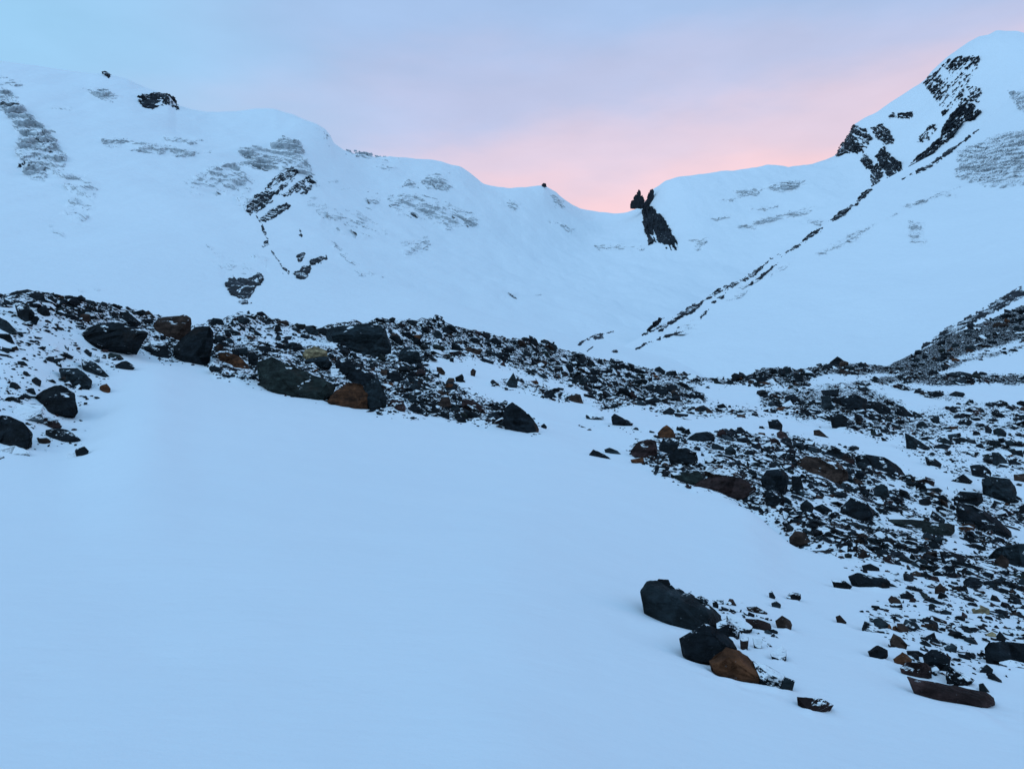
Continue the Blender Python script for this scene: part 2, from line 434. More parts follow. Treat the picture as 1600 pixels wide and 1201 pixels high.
PXG = np.broadcast_to(NEAR.px[None, :], NEAR.X.shape)
NR = rockiness(PXG, NEAR.PY)
d = NEAR.D
u = np.clip((d - 12) / 30, 0, 1)
crest = np.clip((NEAR.t[:, None] - 7) , 0, 1)
right = np.clip((PXG - 950) / 250, 0, 1)
NEAR.Z += 0.035 * fbm(NEAR.X / 2.3, NEAR.Y / 2.9, o=3, s=1) * np.clip(d / 4, .2, 1) * (1 - NR)
NEAR.Z += 0.012 * fbm(NEAR.X / .55, NEAR.Y / .7, o=2, s=3) * (1 - NR)
NEAR.Z += u * 0.22 * fbm(NEAR.X / 6.0, NEAR.Y / 7.0, o=3, s=5) * (1 - crest)
NEAR.Z += right * np.clip((d - 24) / 30, 0, 1) * np.clip((140 - d) / 60, 0, 1) * 1.05 * fbm(NEAR.X / 14.0, NEAR.Y / 17.0, o=3, s=9)
NEAR.Z += NR * (0.10 * fbm(NEAR.X / .9, NEAR.Y / .9, o=4, s=12) + 0.15 * (ridged(NEAR.X / 2.4, NEAR.Y / 2.8, o=3, s=14) - .25)) * np.clip(d / 16, .35, 2.2)
NEAR.Z += NR * np.clip((d - 18) / 20, 0, 1) * np.clip((150 - d) / 60, 0, 1) * .40 * (ridged(NEAR.X / 5.5, NEAR.Y / 6.5, o=3, s=16) - .22)
NEAR.Z -= .34 * np.exp(-((NEAR.t[:, None] - 3.14) / .13) ** 2) * np.exp(-((PXG - 1190) / 75) ** 2)
NEAR.finish()

# ---- far headwall
pxf = np.unique(np.r_[np.arange(-900, -30, 8.0), np.arange(-30, 1632, 1.35), np.arange(1632, 2600, 8.0)])
SKY = P2('-900,20 -300,60 0,93 60,101 110,108 150,113 172,118 200,125 225,136 248,146 262,152 275,168 300,176 325,180 340,180 370,176 400,173 430,174 460,183 480,192 495,197 508,206 516,216 522,229 535,237 560,243 600,247 660,250 690,254 705,259 718,260 735,270 755,285 775,291 800,292 830,289 850,287 870,300 885,313 905,326 930,333 960,334 980,330 995,324 1010,312 1020,296 1040,281 1060,275 1120,268 1160,264 1200,259 1230,262 1270,256 1300,246 1307,242 1316,227 1330,205 1334,196 1350,187 1370,177 1392,162 1412,149 1445,127 1455,115 1477,94 1487,85 1512,67 1530,57 1545,54 1557,47 1590,47 1600,49 1700,40 2000,0 2600,-60')
SKD = [(-900, 800), (0, 820), (400, 860), (521, 880), (660, 1050), (850, 1250), (930, 1500), (1000, 1420), (1030, 1300), (1200, 1400), (1310, 1450), (1400, 1400), (1480, 1350), (1600, 1280), (2600, 1200)]
skd = lambda x: float(np.interp(x, [a for a, b in SKD], [b for a, b in SKD]))
H0 = [(-900, HY + 16 / 60 * F, 60), (2600, HY + 16 / 60 * F, 60)]
H1 = [(-900, 480, 120), (0, 505, 130), (300, 530, 150), (640, 520, 200), (900, 562, 260), (1160, 602, 300), (1400, 590, 300), (2600, 590, 300)]
H2 = [(-900, 380, 230), (0, 410, 250), (200, 415, 260), (330, 430, 270), (480, 425, 320), (640, 440, 400), (900, 490, 520), (1050, 500, 600), (1160, 510, 640), (1400, 480, 700), (1600, 420, 720), (2600, 400, 720)]
H3 = [(-900, 220, 470), (0, 290, 430), (200, 300, 450), (330, 310, 470), (480, 310, 560), (640, 345, 720), (900, 420, 960), (1050, 400, 1050), (1160, 390, 1060), (1400, 300, 1080), (1600, 220, 1000), (2600, 100, 980)]
H4 = [(-900, 90, 660), (0, 170, 640), (200, 200, 650), (330, 225, 680), (480, 235, 730), (560, 275, 850), (700, 295, 960), (860, 330, 1150), (930, 362, 1330), (1010, 345, 1260), (1060, 310, 1210), (1200, 300, 1260), (1330, 262, 1300), (1400, 205, 1270), (1480, 150, 1220), (1600, 100, 1150), (2600, 0, 1100)]
H5 = [(x, y, skd(x)) for x, y in SKY]
H6 = [(x, y + 8 + 30, skd(x) * 1.05) for x, y in SKY]
H7 = [(x, 520, skd(x) * 1.7) for x, y in SKY]
FAR = Sheet(pxf, [H0, H1, H2, H3, H4, H5, H6, H7], [12, 60, 110, 130, 100, 10, 10], [30, 30, 40, 40, 25, 1.6, 4, 20])
FAR.top = 12 + 60 + 110 + 130 + 100 + 1
ICE = [  # strength, outline on the headwall
 (.9, '0,135 20,145 40,175 62,190 90,220 106,246 100,262 60,264 40,232 22,192 0,170'), (.9, '30,215 60,235 75,255 70,285 45,280 30,250'),
 (.7, '60,255 105,270 140,285 152,296 145,320 132,346 95,332 118,310 88,272'), (.75, '130,138 165,140 192,154 180,161 150,152'), (.6, '0,118 36,128 36,136 0,134'), (.6, '85,168 112,166 118,171 95,172'),
 (.7, '160,214 240,224 330,236 298,246 230,240 160,228'), (.6, '255,214 320,219 300,226 262,220'), (.75, '285,282 330,262 372,254 398,282 392,298 340,292 300,294'),
 (.95, '376,232 402,226 420,232 442,214 470,220 486,262 500,288 478,276 440,252 402,266 384,258'), (.8, '370,296 392,300 400,322 384,332'), (.8, '330,398 372,405 408,432 402,442 368,434 345,420'), (.95, '396,396 416,400 417,426 402,420'), (.9, '352,424 366,430 362,440 350,440'),
 (.75, '540,232 622,248 600,254 540,242'), (.8, '590,262 622,262 606,268'), (.95, '625,292 640,284 655,288 654,294'), (.95, '655,280 685,280 706,294 700,300 668,296'), (.75, '570,300 596,304 594,322 572,318'),
 (.75, '600,300 645,302 700,330 745,336 748,352 700,356 660,336 618,330'), (.6, '500,322 560,330 590,350 545,352 505,340'), (.6, '545,340 590,345 580,362 550,356'),
 (.85, '625,378 668,370 674,382 656,394 634,396'), (.7, '500,356 570,420 600,434 560,430'), (.8, '785,312 816,314 800,322'), (.7, '860,302 880,316 882,330 866,318'), (.8, '860,344 896,356 892,366'), (.7, '930,384 1012,386 998,393 936,393'), (.6, '780,450 812,458 806,464 786,458'),
 (.9, '1145,299 1192,296 1182,306 1148,306'), (.95, '1196,296 1222,284 1258,282 1238,296 1214,300'), (.8, '1150,356 1190,340 1272,322 1268,332 1205,346 1170,356'), (.75, '1110,342 1150,335 1125,346'), (.7, '1130,312 1160,306 1140,318'), (.75, '1170,328 1218,320 1200,328'), (.75, '1076,380 1106,376 1090,394'), (.6, '1250,345 1290,340 1280,352'),
]
PXF = np.broadcast_to(FAR.px[None, :], FAR.X.shape)
def paint(px, py, L, f=3.0):
    r = np.zeros(px.shape)
    wx = px + 7 * fbm(px / 14, py / 8, o=3, s=70); wy = py + 5 * fbm(px / 14, py / 8, o=3, s=80)
    for v, s in L:
        P = np.asarray(P2(s)); x0, y0 = P.min(0) - 12; x1, y1 = P.max(0) + 12
        m = (px > x0) & (px < x1) & (py > y0) & (py < y1)
        if m.any(): r[m] = np.maximum(r[m], v / (1 + np.exp(-poly_sd(wx[m], wy[m], P) / f * 2.2)))
    return r
FI = paint(PXF, FAR.PY, ICE)
k = np.clip((FAR.D - 150) / 400, 0, 1) * np.clip((5.35 - FAR.t[:, None]) / .6, 0.12, 1)
FAR.Z += k * 9.0 * fbm(FAR.X / 130, FAR.Y / 150, o=3, s=21)
FAR.Z += k * 1.6 * fbm(FAR.X / 26, FAR.Y / 160, o=3, s=23)
FAR.Z += FI * k * 1.6 * fbm(FAR.X / 9, FAR.Y / 12, FAR.Z / 9, o=3, s=29)
FAR.Z += k * 3.6 * fbm(FAR.X / 38, FAR.Y / 60, FAR.Z / 60, o=3, s=24)
# broken ice: ledges that step toward the valley
saw = (FAR.Z / 13 + 1.1 * fbm(FAR.X / 45, FAR.Y / 45, o=3, s=31)) % 1.0
FAR.Y -= FI * k * (15.0 * (saw - .5) + 8.0 * ridged(FAR.X / 22, FAR.Z / 15, o=3, s=33))
FAR.finish()
FAR.mesh('mountain', M_MOUNT, {'ice': FI})
bpy.data.objects['mountain']['kind'] = 'structure'

# ---- right-hand spur
pxs = np.unique(np.r_[np.arange(850, 1632, 1.35), np.arange(1632, 2600, 8.0)])
CREST = P2('850,640 900,585 960,548 1000,527 1060,491 1090,472 1130,450 1165,434 1200,405 1245,384 1290,349 1340,314 1362,292 1400,271 1470,235 1530,199 1565,165 1600,135 1700,60 2600,-250')
CRD = [(850, 300), (1000, 400), (1060, 450), (1130, 500), (1200, 560), (1290, 650), (1340, 700), (1400, 770), (1470, 850), (1530, 930), (1600, 1010), (2600, 1100)]
crd = lambda x: float(np.interp(x, [a for a, b in CRD], [b for a, b in CRD]))
S5 = [(x, y, crd(x)) for x, y in CREST]
fy = lambda x: float(np.interp(x, [850, 1160, 1385, 1600, 2600], [660, 615, 595, 520, 350]))
S0 = [(x, y, dd) for x, y, dd in ((850, 740, 200), (1160, 720, 200), (1385, 680, 230), (1600, 600, 270), (2600, 420, 300))]
S1 = [(x, fy(x), 285) for x in (850, 1000, 1160, 1385, 1600, 2600)]
def between(a, b, f, x):
    ya, da = np.interp(x, [p[0] for p in a], [p[1] for p in a]), np.interp(x, [p[0] for p in a], [p[2] for p in a])
    yb, db = np.interp(x, [p[0] for p in b], [p[1] for p in b]), np.interp(x, [p[0] for p in b], [p[2] for p in b])
    return (x, ya * (1 - f) + yb * f, math.exp(math.log(da) * (1 - f) + math.log(db) * f))
XS = [850, 950, 1060, 1130, 1200, 1290, 1340, 1400, 1470, 1530, 1600, 2600]
S2 = [between(S1, S5, .34, x) for x in XS]; S3 = [between(S1, S5, .68, x) for x in XS]
S6 = [(x, y + 45, crd(x) * 1.04) for x, y in CREST]
S7 = [(x, max(y + 60, 640), crd(x) * 1.25) for x, y in CREST]
SPUR = Sheet(pxs, [S0, S1, S2, S3, S5, S6, S7], [12, 90, 110, 110, 8, 8], [20, 30, 50, 30, 3, 6, 20])
SPUR.top = 12 + 90 + 110 + 110 + 1
PXS = np.broadcast_to(SPUR.px[None, :], SPUR.X.shape)
SICE = [(.9, '1498,236 1545,214 1580,206 1640,196 1660,300 1600,292 1540,292 1494,276'), (.9, '1410,322 1500,292 1480,302 1425,326'), (.75, '1268,396 1340,356 1368,350 1330,376 1280,400'), (.7, '1150,450 1235,414 1220,424 1160,450'), (.7, '1130,472 1170,452 1160,464'),
        (.6, '1420,345 1440,350 1450,380 1424,376'), (.6, '1470,305 1500,300 1490,312'), (.7, '1575,140 1640,150 1640,190 1590,170'), (.5, '1380,340 1400,334 1385,346'), (.8, '1046,520 1080,500 1090,508 1060,524')]
SI = paint(PXS, SPUR.PY, SICE)
k = np.clip((4.0 - SPUR.t[:, None]) / .5, 0.1, 1) * np.clip((SPUR.t[:, None] - .8) / .5, 0, 1)
SPUR.Z += k * 4.5 * fbm(SPUR.X / 90, SPUR.Y / 120, o=3, s=61)
SPUR.Z += k * 1.2 * fbm(SPUR.X / 30, SPUR.Y / 40, o=3, s=64)
SPUR.Y -= SI * (6.0 * ridged(SPUR.X / 12, SPUR.Z / 9, o=4, s=66) + 8 * ((SPUR.Z / 7 + fbm(SPUR.X / 25, SPUR.Y / 30, o=3, s=67)) % 1.0 - .5))
SPUR.finish()
SPUR.mesh('mountain_spur', M_MOUNT, {'ice': SI})
bpy.data.objects['mountain_spur']['kind'] = 'structure'

# ---------------------------------------------------------------- crags on the far slopes
def crag(label, sheet, polys, cover=0.55, amp=1.0, strata=0.0, step=0.75, snow=0.35, seed=0, mat=None, name='rock_outcrop', rough=1.0, lift=0.0, ragged=1.0, fine=1.0):
    """rugged rock standing out of the snow sheet inside the given outlines; it dips under the snow elsewhere"""
    VV, QQ, SS = [], [], []; off = 0
    for pi, s in enumerate(polys):
        if isinstance(s, tuple): s, cover, strata = s; seed += 1
        P = np.asarray(P2(s) if isinstance(s, str) else s)
        (x0, y0), (x1, y1) = P.min(0) - 3, P.max(0) + 3
        nx, ny = max(4, int((x1 - x0) / step)), max(4, int((y1 - y0) / step))
        gx, gy = np.meshgrid(np.linspace(x0, x1, nx), np.linspace(y0, y1, ny))
        sd = poly_sd(gx, gy, P)
        D = sheet.depth(gx.ravel(), gy.ravel()).reshape(gx.shape)
        # light smoothing keeps the base sheet's steps out of the rock
        m2p = D / F
        X, Y, Z = (gx - CX) * m2p, D, (HY - gy) * m2p
        c, sn = math.cos(strata), math.sin(strata)
        a, b = (gx * c + gy * sn) / fine, (-gx * sn + gy * c) / fine
        n = 0.55 * ridged(a / 11, b / 5.6, o=4, s=seed + 3) + 0.75 * fbm(a / 6.5, b / 3.6, o=4, s=seed + 9) * rough
        q = np.floor((b + 2.2 * fbm(a / 7, b / 7, o=2, s=seed + 5)) / 3.4)
        n += 0.35 * _hash(q, q * 0 + 3, q * 0, seed)
        sd = sd + 3.4 * fbm(gx / 5, gy / 4, o=4, s=seed + 21, g=.65)
        n += .6 * fbm(gx / 19, gy / 15, o=2, s=seed + 31) - .28
        h = np.clip(sd / 3.0, -1.6, .42) + (cover - .55) * 1.5 + n * 1.15 * ragged
        h = np.where(sd < 0, np.minimum(h, -0.3 + sd * .4 + n * .25), h)
        H = h * amp * m2p * 3.2 + lift * m2p * np.clip(sd / 5, 0, 1)
        Y = Y - H * 0.9; Z = Z + H * 0.25
        V = np.stack([X, Y, Z], -1).reshape(-1, 3)
        i = np.arange(ny - 1)[:, None] * nx + np.arange(nx - 1)[None, :]
        Q = np.stack([i, i + nx, i + nx + 1, i + 1], -1).reshape(-1, 4)
        keep = (h.ravel()[Q].max(1) > -0.5)
        Q = Q[keep]
        VV.append(V); QQ.append(Q + off); off += len(V)
        SS.append(np.full(len(V), snow))
    V, Q, S = np.concatenate(VV), np.concatenate(QQ), np.concatenate(SS)
    used = np.unique(Q); re = np.zeros(len(V), int); re[used] = np.arange(len(used))
    o = mesh_np(name, V[used], re[Q], mat or M_CRAG, {'snow': S[used]}, smooth=False)
    if mat: return tag(o, kind='structure')
    return tag(o, label, 'rock outcrop', 'dark rock outcrops on the snow slopes')

def line(pts, w):
    """ribbon outline round a polyline of (x, y)"""
    pts = np.asarray(P2(pts)); n = len(pts)
    t = np.gradient(pts, axis=0); t /= np.linalg.norm(t, axis=1)[:, None]
    nn = np.c_[-t[:, 1], t[:, 0]]; ww = np.full(n, w / 2.0); ww[0] *= .3; ww[-1] *= .3
    return [tuple(p) for p in np.r_[pts + nn * ww[:, None], (pts - nn * ww[:, None])[::-1]]]

def ice_mat():
    m = NT('glacier_ice'); pos = m.pos()
    n = m.noise(m.map(pos, (1, 1, .3)), .35, 5, .65, .4); n2 = m.noise(m.map(pos, (.4, .4, 1.6)), .22, 4, .6)
    c = m.mix(m.step(n, .35, .7), (0.36, 0.375, 0.39, 1), (0.60, 0.62, 0.64, 1))
    sx = m.n('ShaderNodeSeparateXYZ'); m.l(m.n('ShaderNodeNewGeometry').outputs['Normal'], sx.inputs[0])
    k = m.step(m.math('ADD', m.math('MULTIPLY', sx.outputs[2], .6), m.math('MULTIPLY', n2, .8)), .70, .80)
    m.l(m.mix(k, c, SNOW), m.p.inputs['Base Color'])
    m.p.inputs['Roughness'].default_value = .55; m.p.inputs['Specular IOR Level'].default_value = .3
    m.l(m.bump(n, .7, 1.2), m.p.inputs['Normal'])
    return m.m
M_ICE = ice_mat()
EXTRA = [(.7, '470,300 500,310 520,330 500,335 480,320'), (.7, '560,350 600,356 620,366 590,368'), (.7, '640,300 690,312 740,334 700,330 650,314'), (.6, '690,262 716,272 728,284 706,276'), (.6, '0,145 30,160 50,180 30,178 0,160'),
         (.6, '320,380 352,396 372,412 350,412'), (.6, '500,270 540,285 552,300 520,296'), (.6, '100,330 132,340 146,358 120,350'), (.6, '75,350 104,368 110,378 90,370'), (.6, '820,455 850,458 846,462 822,460'), (.5, '118,450 162,452 150,458 124,456')]
crag(None, FAR, [(P_, .20 + .36 * v, [.25, -.15, .5][kk % 3] if kk > 1 else .9) for kk, (v, P_) in enumerate(ICE + EXTRA)], amp=1.0, step=.62, seed=200, ragged=1.1, fine=1.5, mat=M_ICE, name='glacier_ice')
crag(None, SPUR, [(P_, .14 + .34 * v, -.5) for v, P_ in SICE], amp=.9, step=.62, seed=260, ragged=1.25, fine=1.3, mat=M_ICE, name='glacier_ice')

crag('dark blocky outcrop just under the left skyline of the snow mountain', FAR, ['212,154 224,149 250,145 264,148 272,152 276,162 280,172 262,164 250,166 240,171 228,169 218,161'], .80, 1.2, .05, snow=.30, seed=1, step=.6)
crag('tiny dark rock tip on the far left skyline', FAR, ['158,114 166,113 172,116 172,122 166,120'], .8, 1.0, seed=2, step=.5)
crag('speckled rock step on the rounded shoulder skyline', FAR, ['492,198 506,206 516,214 522,230 514,230 506,216'], .62, .8, .9, snow=.45, seed=3, step=.5)
crag('upper diagonal rock ribs in the middle of the left icefall', FAR, ['416,296 424,282 444,266 468,260 474,264 462,276 452,292 436,304 420,300', '440,305 456,290 486,276 492,284 470,298 450,308', '470,302 486,290 490,292 478,304'], .72, 1.0, -.65, snow=.42, seed=4, step=.6)
crag('middle diagonal rock ribs below the upper ribs of the icefall', FAR, ['384,328 400,306 420,298 428,302 426,314 408,330 392,336', '404,346 420,330 448,318 456,322 440,334 420,346'], .84, 1.0, -.55, snow=.35, seed=5, step=.6)
crag('thin dark chain of rock specks falling from the diagonal ribs', FAR, [line('400,336 408,350 414,364 420,378', 3.2), '408,382 418,374 420,382 412,388', line('424,392 436,408 444,424', 3), '440,428 446,418 454,424 452,430', '468,358 474,362 472,372 468,368'], .55, .8, .9, snow=.3, seed=6, step=.5)
crag('pair of dark pointed rocks at the foot of the icefall, right side', FAR, ['463,402 476,392 478,404 466,410', '484,408 496,402 508,397 511,404 500,412 488,415'], .85, 1.1, -.4, snow=.2, seed=7, step=.5)
crag('dark rock block under the pair of pointed rocks', FAR, ['459,428 474,416 486,415 485,428 476,438 464,434'], .85, 1.1, -.4, snow=.25, seed=8, step=.5)
crag('largest dark cliff at the bottom left of the icefall', FAR, ['352,444 358,436 366,433 372,438 381,436 392,437 400,429 408,428 413,432 409,444 401,448 396,458 388,466 374,466 361,460'], 1.1, 1.2, -.5, snow=.25, seed=9, step=.5)
crag('small dark rock just below the icefall cliff', FAR, ['374,470 384,468 392,474 380,477'], .85, .9, seed=10, step=.5)
crag('thin dark rock strip on the far left ice slope', FAR, ['26,262 36,254 52,250 54,256 40,262', ], .75, .8, -.3, snow=.2, seed=11, step=.5)
crag('striped dark cliff beside the notch in the skyline', FAR, ['1003,322 1010,316 1022,327 1036,338 1042,352 1052,368 1059,380 1058,391 1046,392 1038,384 1024,379 1014,382 1009,366 1004,346'], .80, 1.3, 1.15, snow=.20, seed=12, step=.5)
crag('speckled cliff where the right peak drops to the skyline saddle', FAR, ['1306,244 1314,228 1328,206 1334,195 1352,202 1364,216 1356,228 1344,232 1350,240 1362,250 1364,266 1352,262 1342,242 1325,238 1314,243'], .64, 1.1, .4, snow=.40, seed=13, step=.5, ragged=1.35, fine=.7)
crag('small broken rocks above the dark wedge on the right peak', FAR, ['1362,200 1378,192 1390,204 1398,222 1384,224 1370,216'], .36, .8, .5, snow=.40, seed=14, step=.5, ragged=1.5, fine=.6)
crag('small pair of rocks high on the right peak slope', FAR, ['1388,178 1426,174 1426,184 1390,184'], .22, .6, .1, snow=.3, seed=34, step=.5, ragged=1.6, fine=.6)
crag('dark wedge of rock low on the right peak', FAR, ['1369,244 1380,229 1391,244 1406,254 1412,266 1396,275 1388,279 1376,262'], .78, 1.1, .9, snow=.34, seed=15, step=.5, ragged=1.2, fine=.7)
crag('narrow broken rib left of the dark wedge', FAR, ['1362,264 1370,256 1380,272 1374,286 1362,294'], .45, 1.0, .9, snow=.36, seed=35, step=.5, ragged=1.4, fine=.6)
crag('black diagonal cliff band across the right peak', FAR, ['1416,264 1430,246 1450,232 1468,214 1474,198 1484,182 1496,168 1506,154 1520,162 1532,176 1522,188 1506,190 1496,202 1490,214 1474,224 1456,243 1436,257'], .78, 1.2, -.7, snow=.32, seed=16, step=.5, ragged=1.35, fine=.75)
crag('broken rocks above the lower half of the black cliff band', FAR, ['1432,220 1450,198 1464,192 1464,206 1448,226'], .38, .9, -.7, snow=.38, seed=36, step=.5, ragged=1.5, fine=.6)
crag('scattered snowy rocks high on the right peak', FAR, ['1444,130 1456,114 1478,96 1500,88 1530,88 1532,104 1516,124 1506,140 1502,160 1486,172 1474,180 1466,160 1454,142'], .20, .9, -.8, snow=.42, seed=17, step=.5, ragged=1.7, fine=.6)
crag('faint rock specks right of the scattered snowy rocks', FAR, ['1512,134 1534,136 1530,160 1512,158'], .25, .7, -.6, snow=.42, seed=37, step=.5, ragged=1.6, fine=.5)
crag('long thin rock rib running down the spur crest', SPUR, [line('1030,517 1060,496 1080,482 1100,470', 8), line('1095,472 1130,452 1165,436', 8), line('1162,437 1182,424 1202,407', 6), line('1204,405 1245,386', 6), line('1246,386 1262,370 1292,351', 6), line('1292,351 1318,332 1342,316', 8), line('1340,316 1352,302 1362,296', 8)], .66, .8, -.55, snow=.30, seed=18, step=.5, lift=1.5)
crag('upper thread of rock below the black cliff band', SPUR, [line('1402,284 1440,265 1460,254 1490,232 1530,202', 5)], .62, .6, -.5, snow=.25, seed=19, step=.5, lift=1.0)
crag('second short rock thread just under the spur crest', SPUR, [line('1170,446 1190,432 1216,410', 5), line('1216,404 1236,392 1250,382', 4), line('1256,376 1285,360', 4)], .6, .6, -.5, snow=.25, seed=20, step=.5, lift=1.0)
crag('dark rock streaks fanning out below the end of the spur', SPUR, [line('1012,516 1024,506 1036,496', 6), line('1052,500 1080,488 1098,472', 6), line('1004,524 1030,512 1050,506', 4), '1090,496 1108,482 1106,488 1096,498', '1120,466 1134,458 1130,468', '1056,512 1064,508 1060,514', '1110,472 1120,468 1116,474'], .62, .7, -.5, snow=.28, seed=21, step=.5, lift=1.2)
crag('long low dark scree line at the foot of the spur', SPUR, [line('990,547 1010,536 1040,526 1070,516', 4)], .72, .7, -.3, snow=.2, seed=22, step=.5, lift=1.2)
crag('two short scree lines on the snow left of the spur foot', FAR, [line('902,540 916,530 932,524 958,518', 4), line('914,552 928,540', 4), '924,527 940,524 944,529 928,530'], .72, .8, -.4, snow=.2, seed=23, step=.5, lift=1.2)
crag('lone dark rock on the snow basin below the scree lines', FAR, ['955,549 960,547 964,550 958,552'], .95, 1.2, snow=.05, seed=24, step=.4)
crag('thin scree band low on the snow slope above the right moraine', SPUR, [line('1440,542 1480,520 1520,498 1600,455 1640,435', 13), line('1530,486 1570,466 1600,441', 7)], .45, .7, -.5, snow=.32, seed=25, step=.6, lift=.8)

# teeth of rock standing up in the notch: sharp blocks, real thickness
def hull_pts(pts, bevel=0.0, sub=0, disp=0.0, seed=0, fr=1.0, cuts=0, front=True):
    bm = bmesh.new()
    for p in pts: bm.verts.new(p)
    bmesh.ops.convex_hull(bm, input=bm.verts)
    rc = random.Random(seed + 900)
    for _ in range(cuts):     # broken faces
        n = Vector((rc.gauss(0, .75), -abs(rc.gauss(.9, .4)) if front else rc.gauss(0, .8), rc.gauss(.15, .6))).normalized()
        hs = [v.co.dot(n) for v in bm.verts]; lo, hi = min(hs), max(hs)
        c = sum((v.co for v in bm.verts), Vector()) / len(bm.verts)
        at = hi - (hi - c.dot(n)) * rc.uniform(.07, .24)
        r = bmesh.ops.bisect_plane(bm, geom=list(bm.verts) + list(bm.edges) + list(bm.faces), plane_co=n * at, plane_no=n, clear_outer=True)
        bmesh.ops.convex_hull(bm, input=bm.verts)
        bmesh.ops.delete(bm, geom=[v for v in bm.verts if not v.link_faces], context='VERTS')
    bmesh.ops.delete(bm, geom=[v for v in bm.verts if not v.link_faces], context='VERTS')
    bmesh.ops.dissolve_limit(bm, angle_limit=math.radians(9), verts=bm.verts, edges=bm.edges)
    if bevel > 0:
        bmesh.ops.bevel(bm, geom=list(bm.edges), offset=bevel, segments=2, profile=.6, affect='EDGES', clamp_overlap=True)
    bmesh.ops.triangulate(bm, faces=bm.faces)
    for _ in range(sub):
        L = sorted((e.calc_length() for e in bm.edges))
        lim = L[int(len(L) * .45)]
        es = [e for e in bm.edges if e.calc_length() > lim]
        bmesh.ops.subdivide_edges(bm, edges=es, cuts=1)
        bmesh.ops.triangulate(bm, faces=bm.faces)
    if disp > 0:
        bm.normal_update(); o = Vector((seed * 3.1, seed * 1.7, 0))
        for v in bm.verts:
            q = v.co * fr + o
            n = mnoise.noise(q) + .5 * mnoise.noise(q * 2.3) + .25 * mnoise.noise(q * 5.1)
            v.co += v.normal * n * disp
    return bm

def bm_obj(name, bm, mat, smooth=False):
    me = bpy.data.meshes.new(name); bm.to_mesh(me); bm.free()
    if smooth:
        me.polygons.foreach_set('use_smooth', [True] * len(me.polygons))
    me.materials.append(mat)
    o = bpy.data.objects.new(name, me); COL.objects.link(o); return o

COLS = {  # rock colours (real surface colour), and words
 'k': ((0.0060, 0.0080, 0.0100), 'black'), 'g': ((0.0105, 0.0150, 0.0175), 'dark grey'), 'b': ((0.027, 0.016, 0.012), 'brown'),
 'o': ((0.052, 0.020, 0.009), 'rusty orange'), 't': ((0.20, 0.15, 0.085), 'pale tan'), 'r': ((0.024, 0.013, 0.012), 'reddish brown'),
 'w': ((0.055, 0.065, 0.07), 'snow-dusted grey'), 'e': ((0.0105, 0.0140, 0.0125), 'greenish grey'),
}
def bevel_size(s): return 0.018 * s

def tooth(polys, depth, label, T):
    bm_all = bmesh.new()
    for j, s in enumerate(polys):
        P = P2(s); c = np.mean(P, 0); pts = []
        for x, y in P:
            pts.append(pt(x, y, depth)); 
            pts.append(pt(c[0] + (x - c[0]) * .8, c[1] + (y - c[1]) * .85, depth - T * .8)); pts.append(pt(c[0] + (x - c[0]) * .6, c[1] + (y - c[1]) * .75, depth + T))
        b = hull_pts(pts, .2, 3, 1.0, seed=j + 4, fr=.35, cuts=2)
        me = bpy.data.meshes.new('t'); b.to_mesh(me); b.free(); bm_all.from_mesh(me); bpy.data.meshes.remove(me)
    o = bm_obj('rock_outcrop', bm_all, M_ROCK); o.color = (.017, .018, .022, .30)
    return tag(o, label, 'rock outcrop', 'dark rock outcrops on the snow slopes')
dn = float(FAR.depth(1004, 330)[0]) - 8
tooth(['984,326 985,316 989,312 993,316 993,327', '989,326 990,308 994,303 997,307 998,326', '995,326 995,301 998,296 1001,299 1002,312 1003,326', '1000,327 1000,307 1004,305 1007,314 1007,326'], dn, 'left pointed rock tooth standing in the skyline notch', 4.5)
tooth(['1010,322 1011,307 1014,301 1016,304 1017,322', '1014,322 1015,298 1019,295 1022,298 1021,306 1021,318', '1005,332 1007,316 1011,311 1015,320 1014,336', '1012,338 1013,318 1019,314 1024,328 1020,340'], dn - 3, 'right rock tooth above the striped cliff in the notch', 4.5)
tooth(['846,289 849,286 853,287 854,292 848,293'], float(skd(850)) - 3, 'tiny rock cap on the small summit left of the notch', 4)

